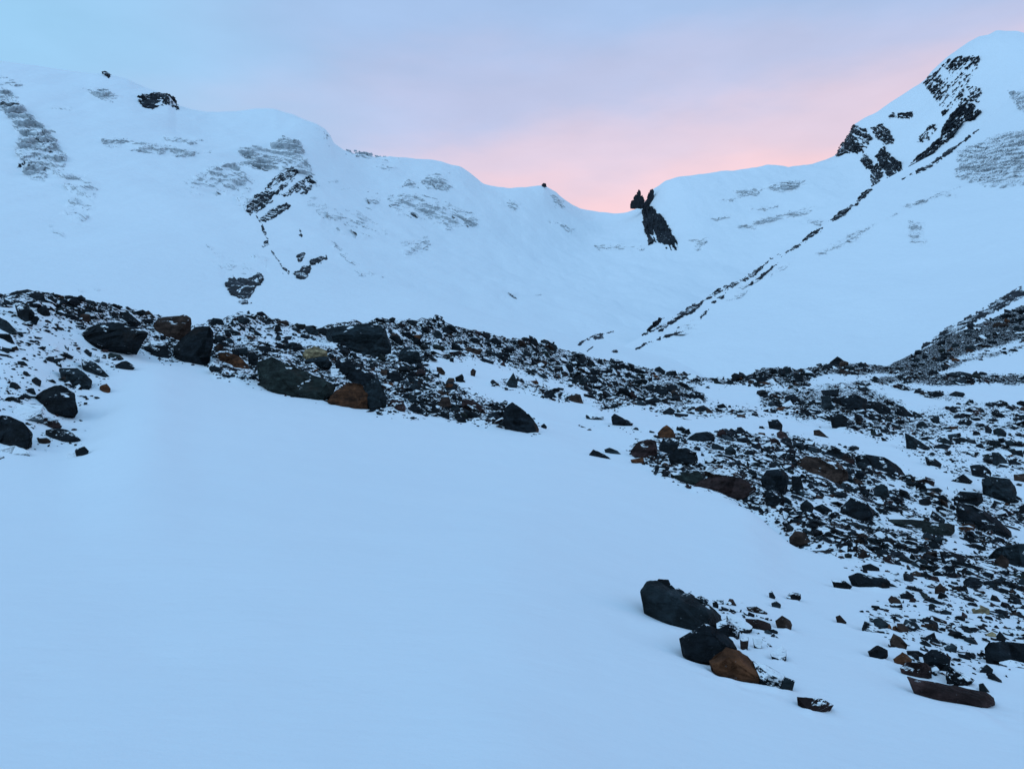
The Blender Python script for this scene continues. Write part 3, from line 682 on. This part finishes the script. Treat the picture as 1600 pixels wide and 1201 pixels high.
# ---------------------------------------------------------------- boulders traced one by one
# colour | snow | label | short name others are described by | outline
BOULD = '''
k|.10|long flat black slab topmost on the left moraine crest|topmost black slab|2,466 15,458 25,455 43,452 57,456 69,462 71,468 60,471 25,471 4,471
k|.14|huge black slab below the crest of the left moraine|huge black slab|117,534 135,512 145,505 185,504 212,510 232,520 217,532 200,541 150,544 125,541
b|.16|large brown wedge slab on the moraine skyline|brown wedge slab|229,510 246,497 287,491 297,497 300,507 287,517 265,529 247,520
k|.12|big dark round-backed boulder right of the brown wedge slab|round-backed boulder|272,542 280,530 305,512 327,508 334,520 332,540 312,557 292,567 270,555
k|.30||.|220,537 235,532 260,535 269,550 265,561 247,557 232,559
o|.08|brown rough-skinned boulder at the upper edge of the snowfield|brown rough boulder|329,567 342,551 357,550 375,557 387,570 394,582 370,582 350,577
k|.10|dark pyramid boulder standing alone in the left snow|lone pyramid boulder|50,622 67,610 87,602 95,602 100,610 116,614 122,644 82,646 60,634
g|.10|smooth dark oval slab lying on the left snow bank|smooth oval slab|92,575 120,575 132,582 144,595 140,611 125,604 100,587
w|.62|frosted pale boulder with a snowy top at the left|frosted boulder|17,635 30,630 67,632 72,645 67,655 50,660 30,656 17,646
k|.10|bulky black boulder cut by the left edge of the photo|bulky edge boulder|-14,646 15,650 37,660 50,675 50,695 37,702 -14,702
w|.80|flat snow-covered stone under the bulky edge boulder|snow-covered flat stone|-6,699 25,696 47,705 46,714 15,713 -6,710
r|.22|dark humped stone beside the frosted boulder|dark humped stone|62,657 75,651 90,656 97,666 80,670 65,668
k|.12|lens-shaped dark slab pointing right at the left snow edge|lens-shaped slab|66,672 87,667 107,672 127,687 100,690 75,684
k|.16|small dark block lowest on the left snow|lowest left block|116,702 132,697 139,704 132,711 122,711
w|.80|snow-capped stone touching the lowest left block|.|101,715 107,706 118,706 120,714
g|.22||.|59,520 67,519 100,540 107,542 110,551 82,542
k|.14|small dark flat stone alone on the upper snowfield|.|179,568 197,563 212,573 195,577 181,575
g|.10||.|-14,488 12,502 29,520 15,522 -14,520
k|.10||.|-14,520 15,522 25,540 5,540
g|.30||.|125,557 150,567 162,580 175,592 160,588 140,572
o|.20|little brown stone at the tip of the left rock spill|.|155,603 167,599 173,607 171,614 160,611
k|.15||.|49,592 57,589 65,595 60,605 51,603
g|.20||.|127,551 135,545 144,550 142,558 132,558
k|.20||.|25,476 45,478 62,498 45,506 30,496
k|.10||.|185,487 200,487 222,506 200,507 185,496
b|.15||.|224,487 232,484 238,491 246,500 232,496
k|.08||.|72,464 80,462 90,470 82,474 74,471
k|.05||.|97,463 104,461 114,462 112,469 98,469
k|.05||.|121,463 127,461 134,466 128,470
w|.55|||145,562 150,552 156,556 156,564 148,565
e|.08|long ribbed dark slab tilted along the snowfield edge|long ribbed slab|402,565 425,558 450,568 492,587 527,602 515,626 507,630 475,624 437,609 410,594 402,575
o|.04|rust-orange boulder at the foot of the long ribbed slab|rust-orange boulder|511,627 525,610 545,597 562,600 575,610 574,640 550,640 530,634
g|.12|pointed boulder with rusty sides leaning on the rust-orange boulder|pointed rusty boulder|566,607 577,594 585,587 592,592 597,610 605,622 600,638 577,638
t|.06|pale tan rough boulder in the middle of the moraine|pale tan boulder|470,557 477,546 492,541 510,547 512,557 490,560 475,562
g|.16||.|475,562 500,557 512,557 520,570 497,574 480,571
g|.05|enormous smooth grey slab face below the moraine crest|enormous grey slab|497,517 525,510 575,506 600,510 606,527 612,542 610,559 585,553 537,537 500,524
g|.15|dark rounded boulder right of the enormous grey slab|.|622,552 630,544 640,541 655,550 657,562 622,563
k|.10|black plank-like slab above the pointed rusty boulder|black plank slab|522,567 530,560 545,561 565,572 587,586 582,597 570,602 535,594
k|.12||.|387,552 397,550 404,557 402,573 388,571
g|.16||.|425,555 440,550 460,557 475,570 455,568 430,566
b|.35||.|585,577 595,573 607,577 605,588 587,587
k|.15||.|637,636 650,632 665,640 670,652 645,651
r|.25||.|603,637 612,625 627,624 634,635 632,646
k|.15||.|655,628 675,630 687,641 682,646 667,637
k|.15|roundish dark stone lowest on the middle snow edge|.|684,650 692,641 702,645 703,656 690,656
k|.15||.|605,577 620,580 632,595 622,597 605,588
g|.10||.|372,544 387,542 387,552 375,554
k|.10||.|362,545 372,544 375,554 365,556
w|.50||.|516,575 530,576 530,588 517,587
b|.12|||681,631 690,621 702,619 706,635 692,637
k|.15|big dark boulder ending the middle rock spill|big end boulder|787,638 792,632 800,628 815,638 832,653 841,667 839,676 815,672 800,660 786,649
b|.14|brown nose of rock against the big end boulder|.|813,669 825,656 836,660 842,670 840,676 824,675
b|.16|brown block ending the small rock band in the hollow|.|885,623 895,614 907,616 912,631 902,631
k|.15||.|744,563 755,559 772,565 770,570 755,568
b|.10||.|735,580 739,575 744,579 737,587
k|.10||.|710,590 722,584 725,589 717,593
g|.08|upright dark block standing in the snow hollow|upright hollow block|791,599 802,582 809,597 807,606 795,606
k|.10||.|702,560 709,559 709,567 704,567
b|.15||.|682,573 690,574 696,582 690,586 684,579
k|.12||.|705,534 712,535 724,546 717,549 707,543
g|.10||.|677,519 686,516 692,524 684,531 677,526
b|.15||.|727,542 740,540 755,546 740,552 730,551
k|.12||.|822,561 840,557 855,565 837,568 822,567
k|.12||.|762,531 775,527 785,535 772,538
r|.15||.|720,623 740,625 755,635 766,648 750,644 730,634
k|.10|dark flat stone at the left tip of the right rock heap|left-tip stone|919,711 927,702 945,710 957,718 932,716
g|.10|small dark stone just above the left-tip stone|.|944,702 952,699 965,704 971,710 955,709
g|.55|low grey pyramid in the line of stones across the snow|.|914,649 927,641 944,650 942,656 925,653
k|.14||.|955,651 960,646 975,654 990,661 985,666 962,659
k|.10||.|845,665 850,661 855,667 848,669
r|.10|rounded dark boulder first in the right rock heap|rounded heap boulder|985,704 997,690 1012,686 1025,686 1030,695 1026,706 1005,715 988,712
k|.10|steep black block leaning behind the rounded heap boulder|leaning black block|1030,697 1037,682 1052,684 1061,690 1059,701 1045,709 1030,707
o|.10|orange-brown peaked stone on top of the right rock heap|orange peaked stone|1027,676 1036,667 1042,664 1052,672 1057,681 1040,684 1030,682
k|.14|broad dark boulder below the leaning black block|broad dark boulder|1044,712 1055,701 1072,699 1087,707 1091,718 1070,727 1052,723
r|.08|large smooth reddish slab on the snow lip|smooth reddish slab|1078,765 1092,751 1112,744 1150,745 1175,754 1186,771 1182,779 1142,779 1105,770
b|.40|brown half-snowy boulder on top of the smooth reddish slab|.|1100,736 1112,724 1130,726 1152,735 1156,742 1117,746 1102,744
e|.14||.|1047,738 1070,735 1092,735 1102,745 1086,758 1065,752
k|.08|black block on the corner of the snow lip, right of the reddish slab|black lip block|1188,748 1198,734 1222,732 1233,744 1226,764 1200,768
k|.15||.|1194,766 1214,764 1228,776 1216,793 1198,784
k|.25||.|1236,742 1252,746 1256,764 1240,770
k|.14||.|1071,686 1087,676 1105,674 1117,680 1117,686 1097,690
g|.12||.|1111,696 1120,693 1132,699 1132,705 1115,703
g|.15||.|1132,701 1142,695 1151,705 1145,711 1135,709
b|.12|big brown-streaked slab in the middle of the right heap|brown-streaked slab|1245,720 1260,712 1287,715 1310,722 1324,735 1325,748 1307,757 1275,749 1250,734
k|.15|square dark boulder on the far end of the hollow|square far boulder|1074,616 1087,610 1101,615 1100,628 1080,627
k|.15||.|1007,603 1025,599 1045,607 1042,616 1020,613
k|.15|curved dark stone alone on the snow dune|lone curved stone|1199,656 1215,655 1224,664 1216,672 1207,667
b|.06|thin brown leaf-shaped stone right of the lone curved stone|.|1271,672 1280,671 1296,684 1285,684 1273,677
k|.10||.|1035,643 1047,636 1055,641 1046,648
k|.10||.|1052,645 1077,647 1075,651 1057,649
k|.05|round black boulder on the far moraine crest|.|1020,582 1024,575 1030,572 1040,580 1036,586
k|.45||.|1100,713 1110,710 1121,717 1112,723 1101,721
w|.65||.|1187,738 1207,735 1208,745 1195,748
o|.25||.|985,718 1005,714 1007,723 992,724
k|.12||.|1145,640 1175,640 1187,645 1155,646
k|.10||.|1120,633 1130,630 1137,637 1125,638
k|.18|long black boulder behind the brown-streaked slab|long back boulder|1335,713 1350,709 1382,714 1400,725 1418,740 1405,746 1375,734 1340,722
k|.20||.|1282,698 1300,696 1325,707 1330,715 1307,716 1282,707
g|.14|pillow-shaped grey boulder propped upright in the right heap|pillow boulder|1365,764 1370,757 1378,755 1387,760 1391,779 1372,779
k|.12|large dark angular boulder in the centre of the right heap|angular heap boulder|1315,792 1330,776 1350,780 1368,797 1360,808 1340,812 1310,807
e|.10|long greenish plank of rock crossing the right heap|greenish plank|1387,811 1425,811 1460,816 1493,819 1493,830 1470,836 1425,833 1390,824
k|.35|||1351,813 1370,812 1391,826 1390,832 1360,826
g|.08|big square grey block beyond the right heap|square grey block|1534,748 1550,744 1577,749 1591,765 1586,780 1570,784 1536,783
k|.12|long black slab sloping down behind the right heap|sloping black slab|1492,783 1520,790 1555,807 1580,830 1582,842 1557,832 1525,814 1497,796
g|.12|massive grey boulder cut by the right edge of the photo|massive edge boulder|1542,869 1557,855 1590,849 1632,850 1632,894 1600,894 1570,878
b|.12|brown cube-like stone in front of the massive edge boulder|brown cube stone|1554,875 1565,866 1577,875 1576,889 1557,886
k|.20|long low black slab below the greenish plank|long low slab|1468,861 1487,862 1520,875 1562,891 1555,898 1520,887 1475,872
k|.18||.|1459,893 1485,876 1493,888 1477,901
k|.12|large flat dark slab at the lower edge of the talus|large flat talus slab|1325,900 1340,894 1385,902 1393,909 1390,919 1360,918 1330,912
k|.18||.|1299,905 1320,907 1332,916 1312,918
g|.10|dark leaf-shaped slab on the speckled far slope|leaf-shaped slab|1414,676 1435,687 1453,700 1437,703 1417,692
k|.22|||1515,727 1535,725 1550,737 1545,746 1522,744
g|.16|||1549,706 1560,706 1574,720 1560,729
r|.20|||1429,747 1445,744 1462,750 1462,761 1442,759
k|.16|||1484,752 1505,740 1520,752 1500,754
k|.12|||1485,781 1500,767 1536,770 1536,783 1495,785
k|.22|||1445,713 1460,715 1472,725 1470,731 1455,724
b|.10|brown block at the lower left corner of the right heap|brown corner block|1233,839 1242,829 1257,830 1267,846 1250,853 1234,849
b|.18|||1337,831 1350,829 1363,840 1350,843
k|.15|||1405,763 1417,767 1436,785 1420,782
k|.18|||1435,781 1450,776 1457,786 1440,789
g|.20|||1447,801 1457,797 1478,812 1470,817 1450,808
k|.18|||1346,883 1360,880 1376,888 1360,891
k|.14|||1269,793 1285,787 1301,797 1295,806 1272,803
k|.10|||1250,788 1260,780 1273,790 1262,802 1250,797
g|.12|||1551,671 1562,667 1574,676 1562,682
b|.10|||1584,741 1612,738 1612,755 1584,754
k|.20|||1504,908 1515,900 1535,904 1538,912 1515,916
k|.14|||1584,796 1600,787 1612,800 1586,802
k|.08|dark boulder at the left end of the middle heap|.|1226,619 1240,615 1251,625 1237,630 1228,628
k|.08|flat black boulder topmost on the middle heap|.|1282,610 1312,607 1310,616 1290,618
k|.12|largest slab at the right of the middle heap|largest middle slab|1351,626 1370,625 1392,638 1391,648 1372,644 1355,636
k|.14|slanting slab at the right end of the middle heap|.|1400,632 1412,635 1430,652 1417,652 1405,642
k|.16|||1296,648 1317,647 1336,661 1325,667 1302,659
g|.10|||1282,618 1297,617 1301,633 1285,634
k|.20|||1356,646 1375,647 1387,656 1370,658
g|.10|small grey pyramid right of the middle heap|.|1431,663 1442,657 1451,666 1437,668
k|.12|||1310,621 1340,615 1356,621 1350,636 1325,639
g|.08|low grey boulder on the far snow patch at right|.|1476,583 1500,580 1523,585 1500,589
r|.06|long reddish lens slab lowest on the right snow|long lens slab|1418,1057 1450,1062 1475,1069 1507,1072 1542,1081 1563,1095 1548,1104 1512,1100 1475,1088 1437,1070
r|.12|blunt dark boulder above the long lens slab|blunt boulder|1406,1043 1417,1034 1450,1035 1456,1045 1455,1058 1425,1057 1409,1049
k|.14|round black boulder between the two brown stones and the lens slab|round black boulder|1441,1024 1455,1014 1475,1015 1486,1027 1483,1044 1470,1047 1450,1037
k|.30|wedge boulder with a snowy flank above the long lens slab|.|1478,1052 1482,1039 1500,1050 1523,1062 1512,1067 1497,1068 1480,1060
k|.05|small dark faceted stone alone left of the brown stones|lone faceted stone|1355,1017 1372,1007 1387,1015 1387,1023 1370,1027
b|.06|upper brown angular stone in the right snow|upper brown stone|1390,1001 1396,989 1407,995 1418,1007 1407,1014
o|.16|lower rusty stone beneath the upper brown stone|lower rusty stone|1395,1029 1410,1018 1426,1028 1422,1033 1405,1036
k|.10|large dark slab entering from the right edge near the front|front edge slab|1538,1012 1545,1003 1575,1002 1632,1008 1632,1044 1575,1024 1550,1022
k|.22|||1561,1034 1580,1030 1612,1038 1602,1048 1570,1041
g|.25|||1530,1043 1542,1037 1552,1045 1548,1053 1532,1053
k|.22|||1346,982 1352,969 1372,980 1385,990 1362,989
g|.16|||1364,967 1375,964 1391,976 1386,981 1372,974
k|.25|black stone with snow rim, upper middle of the right snow|.|1228,932 1236,924 1251,927 1252,935 1235,936
g|.12|||1205,942 1212,938 1221,944 1215,949
b|.22|mottled brown stone right of the front rock cluster|mottled brown stone|1211,969 1222,961 1235,969 1238,976 1222,982
b|.08|||1306,963 1312,960 1323,972 1315,973
r|.14|front-most lone dark stone with a notched top|front-most lone stone|1245,1088 1252,1091 1270,1094 1284,1091 1303,1101 1287,1112 1262,1108 1251,1101
t|.10|dark stone with a pale brown rim in the talus|.|1518,951 1532,945 1547,951 1546,961 1525,961
g|.25|||1468,952 1477,948 1488,956 1475,959
k|.30|||1446,994 1460,987 1463,997 1450,998
b|.25|||1401,973 1412,974 1421,983 1410,987
g|.15|||1420,966 1431,966 1433,972 1422,972
g|.10|||1474,1008 1487,1004 1496,1010 1494,1017 1480,1014
k|.18|||1415,1016 1435,1016 1446,1023 1427,1024
k|.12|||1556,993 1562,985 1572,996 1565,1002
t|.10|small pale tan stone near the front edge slab|.|1541,990 1550,986 1557,990 1550,995
g|.12|||1529,1068 1536,1066 1547,1081 1537,1079
k|.25|||1404,925 1417,922 1429,930 1422,936
b|.18|||1422,893 1432,891 1441,896 1425,899
b|.12|||1461,918 1469,910 1478,920 1475,929 1460,927
g|.06|longest dark slab at the head of the front rock cluster|longest cluster slab|1000,924 1010,908 1027,906 1047,915 1085,932 1110,947 1133,963 1126,974 1100,984 1070,975 1035,956 1005,938
k|.08|broad black boulder in the middle of the front rock cluster|broad black boulder|1061,997 1077,987 1100,974 1120,981 1145,1001 1152,1013 1120,1029 1107,1034 1090,1029 1070,1015
o|.10|rusty red-orange boulder at the lower front of the cluster|rusty cluster boulder|1108,1032 1135,1012 1152,1015 1168,1025 1179,1045 1200,1062 1194,1068 1160,1056 1135,1053 1115,1052
k|.42|black boulder under snow right of the rusty cluster boulder|.|1176,1032 1200,1040 1226,1055 1223,1074 1200,1070 1188,1058
g|.12|small triangular grey tip at the right end of the cluster|.|1219,1077 1227,1057 1242,1063 1231,1077
k|.32|dark snow-flecked boulder behind the broad black boulder|.|1119,973 1135,965 1156,985 1156,999 1135,997 1120,987
k|.12|||1026,907 1029,904 1045,905 1048,912 1042,918 1029,912
k|.45|||1134,961 1150,960 1178,980 1165,988 1140,974
r|.25|||1164,966 1185,967 1207,975 1200,986 1180,979
k|.15|||1053,921 1060,918 1070,924 1066,928
k|.15|||1071,927 1077,925 1086,931 1080,935
k|.20|||1086,933 1095,930 1108,937 1102,943 1090,939
k|.15|||1113,941 1120,939 1123,946 1116,949
g|.20|||1115,936 1130,936 1131,942 1122,943
k|.15|||1126,946 1139,951 1134,954
k|.30|||1139,948 1160,952 1157,956 1145,953
b|.15|||1166,948 1182,947 1200,957 1190,958
k|.50|||1176,996 1192,997 1191,1013 1180,1012
k|.60|snow-swaddled stone at the right side of the cluster|.|1203,1020 1222,1008 1229,1015 1227,1027 1221,1031 1212,1028
k|.20|||1201,923 1206,922 1212,932 1206,935
b|.40|||1156,997 1170,995 1168,1016 1157,1012
'''
heroes = []
for ln in BOULD.strip().splitlines():
    c, sn, lab, short, P = ln.split('|')
    P = P2(P); a = np.asarray(P)
    heroes.append(dict(c=c, snow=float(sn), label=lab.strip(), short=short.strip('. '), P=P, cx=a[:, 0].mean(), cy=a[:, 1].mean(),
                       w=np.ptp(a[:, 0]), h=np.ptp(a[:, 1])))

# wind scoops: the snow sinks a little round the stones near the camera
for hh in heroes:
    a = np.asarray(hh['P']); ib = a[:, 1].argmax(); hh['d'] = float(NEAR.depth(a[ib, 0], a[ib, 1])[0])
MO = np.zeros_like(NEAR.Z); DR = np.zeros_like(NEAR.Z)
for hh in heroes:
    if hh['d'] > 13 or hh['w'] < 12: continue
    c = pt(hh['cx'], hh['cy'], hh['d']); rx = hh['w'] / 2 / F * hh['d'] * 1.12; ry = rx * .8; hz = min(hh['h'], 45) / F * hh['d']
    m = (np.abs(NEAR.X - c[0]) < 3 * rx) & (np.abs(NEAR.Y - c[1]) < 3.6 * ry)
    nx_, ny_ = (NEAR.X[m] - c[0]) / rx, (NEAR.Y[m] - c[1]) / ry
    MO[m] = np.maximum(MO[m], 0.26 * hz * np.exp(-((nx_ + .25) ** 2 + (ny_ - .75) ** 2) * 1.0))
    w_ = .75 + .9 * fbm(NEAR.X[m] / (rx * .7), NEAR.Y[m] / (rx * .7), o=2, s=int(hh['cx']))
    DR[m] = np.maximum(DR[m], 0.17 * hz * w_ * np.exp(-(nx_ ** 2 + ((ny_ + .75) * 1.5) ** 2) * .9))
NEAR.Z += DR - MO
NEAR.finish()
g = NEAR.mesh('ground', M_GROUND, {'rock': NR})
g['kind'] = 'structure'

def ground_z(px, dd):
    """height of the near ground on a column at a distance"""
    j = np.clip(np.searchsorted(NEAR.px, px), 0, len(NEAR.px) - 1)
    return np.interp(dd, NEAR.Y[:NEAR.top, j], NEAR.Z[:NEAR.top, j])

def boulder(hh, idx):
    P = np.asarray(hh['P']); rnd = random.Random(idx * 13 + 5)
    cx, cy = hh['cx'], hh['cy']
    d0 = hh['d']; w, h = hh['w'] / F * d0, hh['h'] / F * d0
    T = max(.55 * min(w, h * 1.6), .30 * w, .03)
    gd = NEAR.depth(P[:, 0], P[:, 1])
    pts = []
    drop = rnd.uniform(.12, .32)
    up_t = (P[:, 1].max() - P[:, 1]) / max(hh['h'], 1)
    for (x, y), g_, ut in zip(P, gd, up_t):
        dd = d0 + T * (.28 + .45 * ut) + min(max(g_ - d0, 0), T) * .12
        # outline ring (kept on its sight line so the silhouette has the photographed shape)
        pts.append(pt(x, y, dd))
        # nearer ring: a broad face turned to us, with the upper edge set down so a top facet shows
        s1 = rnd.uniform(.80, .97)
        x1, y1 = cx + (x - cx) * s1, cy + (y - cy) * rnd.uniform(.80, .95) + hh['h'] * (.05 + drop * ut)
        if rnd.random() < .8: pts.append(pt(x1, y1, dd - T * rnd.uniform(.30, .48)))
        # far ring, lower, so the top leans back
        s2 = rnd.uniform(.55, .85)
        x2, y2 = cx + (x - cx) * s2, cy + (y - cy) * s2 + hh['h'] * .14
        q = pt(x2, y2, dd + T * rnd.uniform(.5, .8)); pts.append(q)
    size = min(w, h * 1.3)
    # buried root
    for sx in (-.36, .36):
        q = pt(cx + sx * hh['w'], P[:, 1].max(), d0 + T * .6); q[2] -= .25 * h; pts.append(q)
    big = hh['w'] > 30
    bm = hull_pts(pts, bevel_size(size), 3 if big else (2 if hh['w'] > 13 else 1), size * (.034 if big else .030), seed=idx, fr=3.4 / max(size, .05), cuts=4 if big else 2)
    c = pt(cx, P[:, 1].max(), d0 + T * .3)
    bmesh.ops.translate(bm, verts=bm.verts, vec=-Vector(c))
    o = bm_obj('boulder' if hh['w'] > 22 else 'stone', bm, M_ROCK)
    o.location = c
    col = COLS[hh['c']][0]; f = rnd.uniform(.8, 1.25)
    o.color = (col[0] * f, col[1] * f, col[2] * f, hh['snow'] + .20)
    return o
HO = [boulder(hh, i) for i, hh in enumerate(heroes)]

# ---------------------------------------------------------------- loose stones
def proto(seed, flat, n=13, sub=0):
    r = random.Random(seed); pts = []
    for i in range(n):
        v = Vector((r.gauss(0, 1), r.gauss(0, 1), r.gauss(0, 1))).normalized()
        pts.append((v.x * r.uniform(.8, 1), v.y * r.uniform(.55, .8), v.z * flat * r.uniform(.8, 1)))
    return hull_pts(pts, .06 if sub else 0, sub, .05 if sub else 0, seed=seed, fr=1.6, cuts=4 if sub else 0, front=False)
PR = []
for i in range(26):
    bm = proto(100 + i, random.uniform(.35, .75), random.choice((10, 12, 14)))
    bmesh.ops.triangulate(bm, faces=bm.faces)
    bm.verts.index_update()
    PR.append((np.array([v.co[:] for v in bm.verts]), np.array([[v.index for v in f.verts] for f in bm.faces]))); bm.free()

def sample(n, x0, x1, y0, y1, power):
    px = RNG.uniform(x0, x1, n); py = RNG.uniform(y0, y1, n)
    r = rockiness(px, py)
    r = np.clip(r * (1 + .9 * fbm(px / 34, py / 15, o=3, s=91)), 0, 1.2)
    k = RNG.uniform(0, 1, n) < r ** power
    return px[k], py[k], r[k]
px, py, rr = sample(300000, -120, 1720, 440, 1090, 1.7)
dd = NEAR.depth(px, py)
_j = np.clip(np.searchsorted(NEAR.px, px), 0, len(NEAR.px) - 1)
_on = py > NEAR.env[NEAR.top - 1, _j] + .6
px, py, rr, dd = px[_on], py[_on], rr[_on], dd[_on]
sz = 1.15 * (RNG.pareto(1.65, len(px)) + 1.0)            # half-length in photo pixels
sz = np.clip(sz * np.interp(dd, [6, 12, 30, 80, 200], [3.0, 2.5, 1.35, .95, .85]), 0.9, 15)
sz *= np.where((px > 1360) & (py < 600), .66, 1.0)
sz *= np.interp(rr, [0, .4, .9], [.75, .9, 1.05])
# keep coverage in hand: thin out by size
keep = RNG.uniform(0, 1, len(px)) < np.clip(np.interp(dd, [6, 12, 30, 80, 200], [.17, .27, .70, 1.0, 1.0]), 0, 1)
px, py, rr, dd, sz = (q[keep] for q in (px, py, rr, dd, sz))
ws = sz / F * dd
# stay clear of the traced boulders' faces for the larger loose stones
ok = np.ones(len(px), bool)
for hh in heroes:
    m = (np.abs(px - hh['cx']) < hh['w'] / 2 + 4) & (np.abs(py - hh['cy']) < hh['h'] / 2 + 4)
    if m.any():
        sd = poly_sd(px[m], py[m] , hh['P']); ok[np.flatnonzero(m)[(sd > -sz[m] * .3)]] = False
px, py, rr, dd, sz, ws = (q[ok] for q in (px, py, rr, dd, sz, ws))
order = np.argsort(-sz)
NIND = 300 - len(heroes)
inframe = (px > 5) & (px < 1595)
ind = [i for i in order if inframe[i]][:NIND]
rest = np.setdiff1d(np.arange(len(px)), ind)
X = (px - CX) / F * dd; Z = (HY - py) / F * dd
def pick_col(n):
    k = RNG.choice(6, n, p=[.56, .28, .07, .04, .035, .015])
    base = np.array([COLS[q][0] for q in 'kgbreo'])[k]
    return k, base * RNG.uniform(.7, 1.5, n)[:, None]
kc, cols = pick_col(len(px))
snow = np.clip(RNG.normal(.26, .16, len(px)), .03, .75)
snow[RNG.uniform(0, 1, len(px)) < .12] = .78
# merged rubble
VV, FF, TC, TS = [], [], [], []; off = 0
pid = RNG.integers(0, len(PR), len(px)); yaw = RNG.uniform(0, 2 * math.pi, len(px))
tx, ty = RNG.normal(0, .32, len(px)), RNG.normal(.22, .3, len(px))
def rotm(a, b, c):
    ca, sa, cb, sb, cc, s_ = np.cos(a), np.sin(a), np.cos(b), np.sin(b), np.cos(c), np.sin(c)
    z = np.zeros_like(ca); o = np.ones_like(ca)
    Rz = np.stack([np.stack([ca, -sa, z], -1), np.stack([sa, ca, z], -1), np.stack([z, z, o], -1)], -2)
    Ry = np.stack([np.stack([cb, z, sb], -1), np.stack([z, o, z], -1), np.stack([-sb, z, cb], -1)], -2)
    Rx = np.stack([np.stack([o, z, z], -1), np.stack([z, cc, -s_], -1), np.stack([z, s_, cc], -1)], -2)
    return Ry @ Rx @ Rz
R = rotm(yaw, ty, tx)
for k in range(len(PR)):
    sel = rest[pid[rest] == k]
    V, T_ = PR[k]; n = len(sel)
    W_ = np.einsum('nij,vj->nvi', R[sel], V) * ws[sel][:, None, None]
    W_ += np.stack([X[sel], dd[sel] + ws[sel] * .25, Z[sel] + ws[sel] * .10], -1)[:, None, :]
    VV.append(W_.reshape(-1, 3)); FF.append((T_[None] + (np.arange(n) * len(V))[:, None, None] + off).reshape(-1, 3)); off += n * len(V)
    TC.append(np.repeat(cols[sel], len(V), 0)); TS.append(np.repeat(snow[sel], len(V)))
rub = mesh_np('rubble', np.concatenate(VV), np.concatenate(FF), M_RUB, {'tint': np.concatenate(TC), 'snow': np.concatenate(TS)}, smooth=False)
tag(rub, 'loose dark rubble dusted with snow covering the moraine', 'rubble', kind='stuff')

# individual stones: copies of a few well-made ones
base = []
for i in range(14):
    bm = proto(500 + i, random.uniform(.4, .75), 15, 2)
    me = bpy.data.meshes.new('stone'); bm.to_mesh(me); bm.free(); me.materials.append(M_ROCK); base.append(me)
IND = []
CN = 'kgbreo'
for i in ind:
    o = bpy.data.objects.new('stone', base[int(pid[i]) % len(base)]); COL.objects.link(o)
    o.location = (X[i], dd[i] + ws[i] * .25, Z[i] + ws[i] * .12)
    o.rotation_euler = (float(tx[i]), float(ty[i]), float(yaw[i])); o.scale = (ws[i],) * 3
    o.color = (*[float(q) for q in cols[i]], float(snow[i]))
    IND.append(dict(o=o, c=CN[kc[i]], cx=px[i], cy=py[i], w=2 * sz[i], h=sz[i], snow=snow[i]))

# ---------------------------------------------------------------- labels
anchors = [h for h in heroes if h['short']]
used = set(h['label'] for h in heroes if h['label'])
def direction(dx, dy):
    a = math.degrees(math.atan2(-dy, dx)) % 360
    return ['right of', 'up and right of', 'above', 'up and left of', 'left of', 'down and left of', 'below', 'down and right of'][int((a + 22.5) // 45) % 8]
def describe(h):
    P = h.get('P'); rat = h['w'] / max(h['h'], 1)
    size = 'tiny' if h['w'] < 10 else 'small' if h['w'] < 17 else 'medium' if h['w'] < 30 else 'large'
    shape = ['angular', 'flat', 'slanting', 'blocky'][0 if P is None else (1 if rat > 2.3 else 3 if rat < 1.25 else 2)]
    col = COLS[h['c']][1]
    sn = 'snow-capped ' if h['snow'] > .45 else 'bare ' if h['snow'] < .13 else ''
    near = sorted(anchors, key=lambda a: math.hypot(a['cx'] - h['cx'], (a['cy'] - h['cy']) * 1.6))[:6]
    for a in near:
        for form in (0, 1, 2):
            dx, dy = h['cx'] - a['cx'], h['cy'] - a['cy']
            dist = math.hypot(dx, dy) - a['w'] * .5
            far = 'just ' if dist < 14 else 'a little ' if dist < 45 else 'well '
            noun = 'stone' if h['w'] < 26 else 'boulder'
            t = f"{size} {sn if form else ''}{col} {shape if form != 2 else 'tilted'} {noun} {far if form < 2 else ''}{direction(dx, dy)} the {a['short']}"
            if t not in used and len(t.split()) <= 16:
                used.add(t); return t
    a, b = near[0], near[1]
    return f"{size} {col} stone between the {a['short']} and the {b['short']}"
for h, o in zip(heroes, HO):
    if not h['label']: h['label'] = describe(h)
    tag(o, h['label'], 'boulder' if o.name.startswith('boulder') else 'stone', 'boulders of the moraine' if o.name.startswith('boulder') else 'stones of the moraine')
for h in IND:
    tag(h['o'], describe(h), 'stone', 'stones of the moraine')
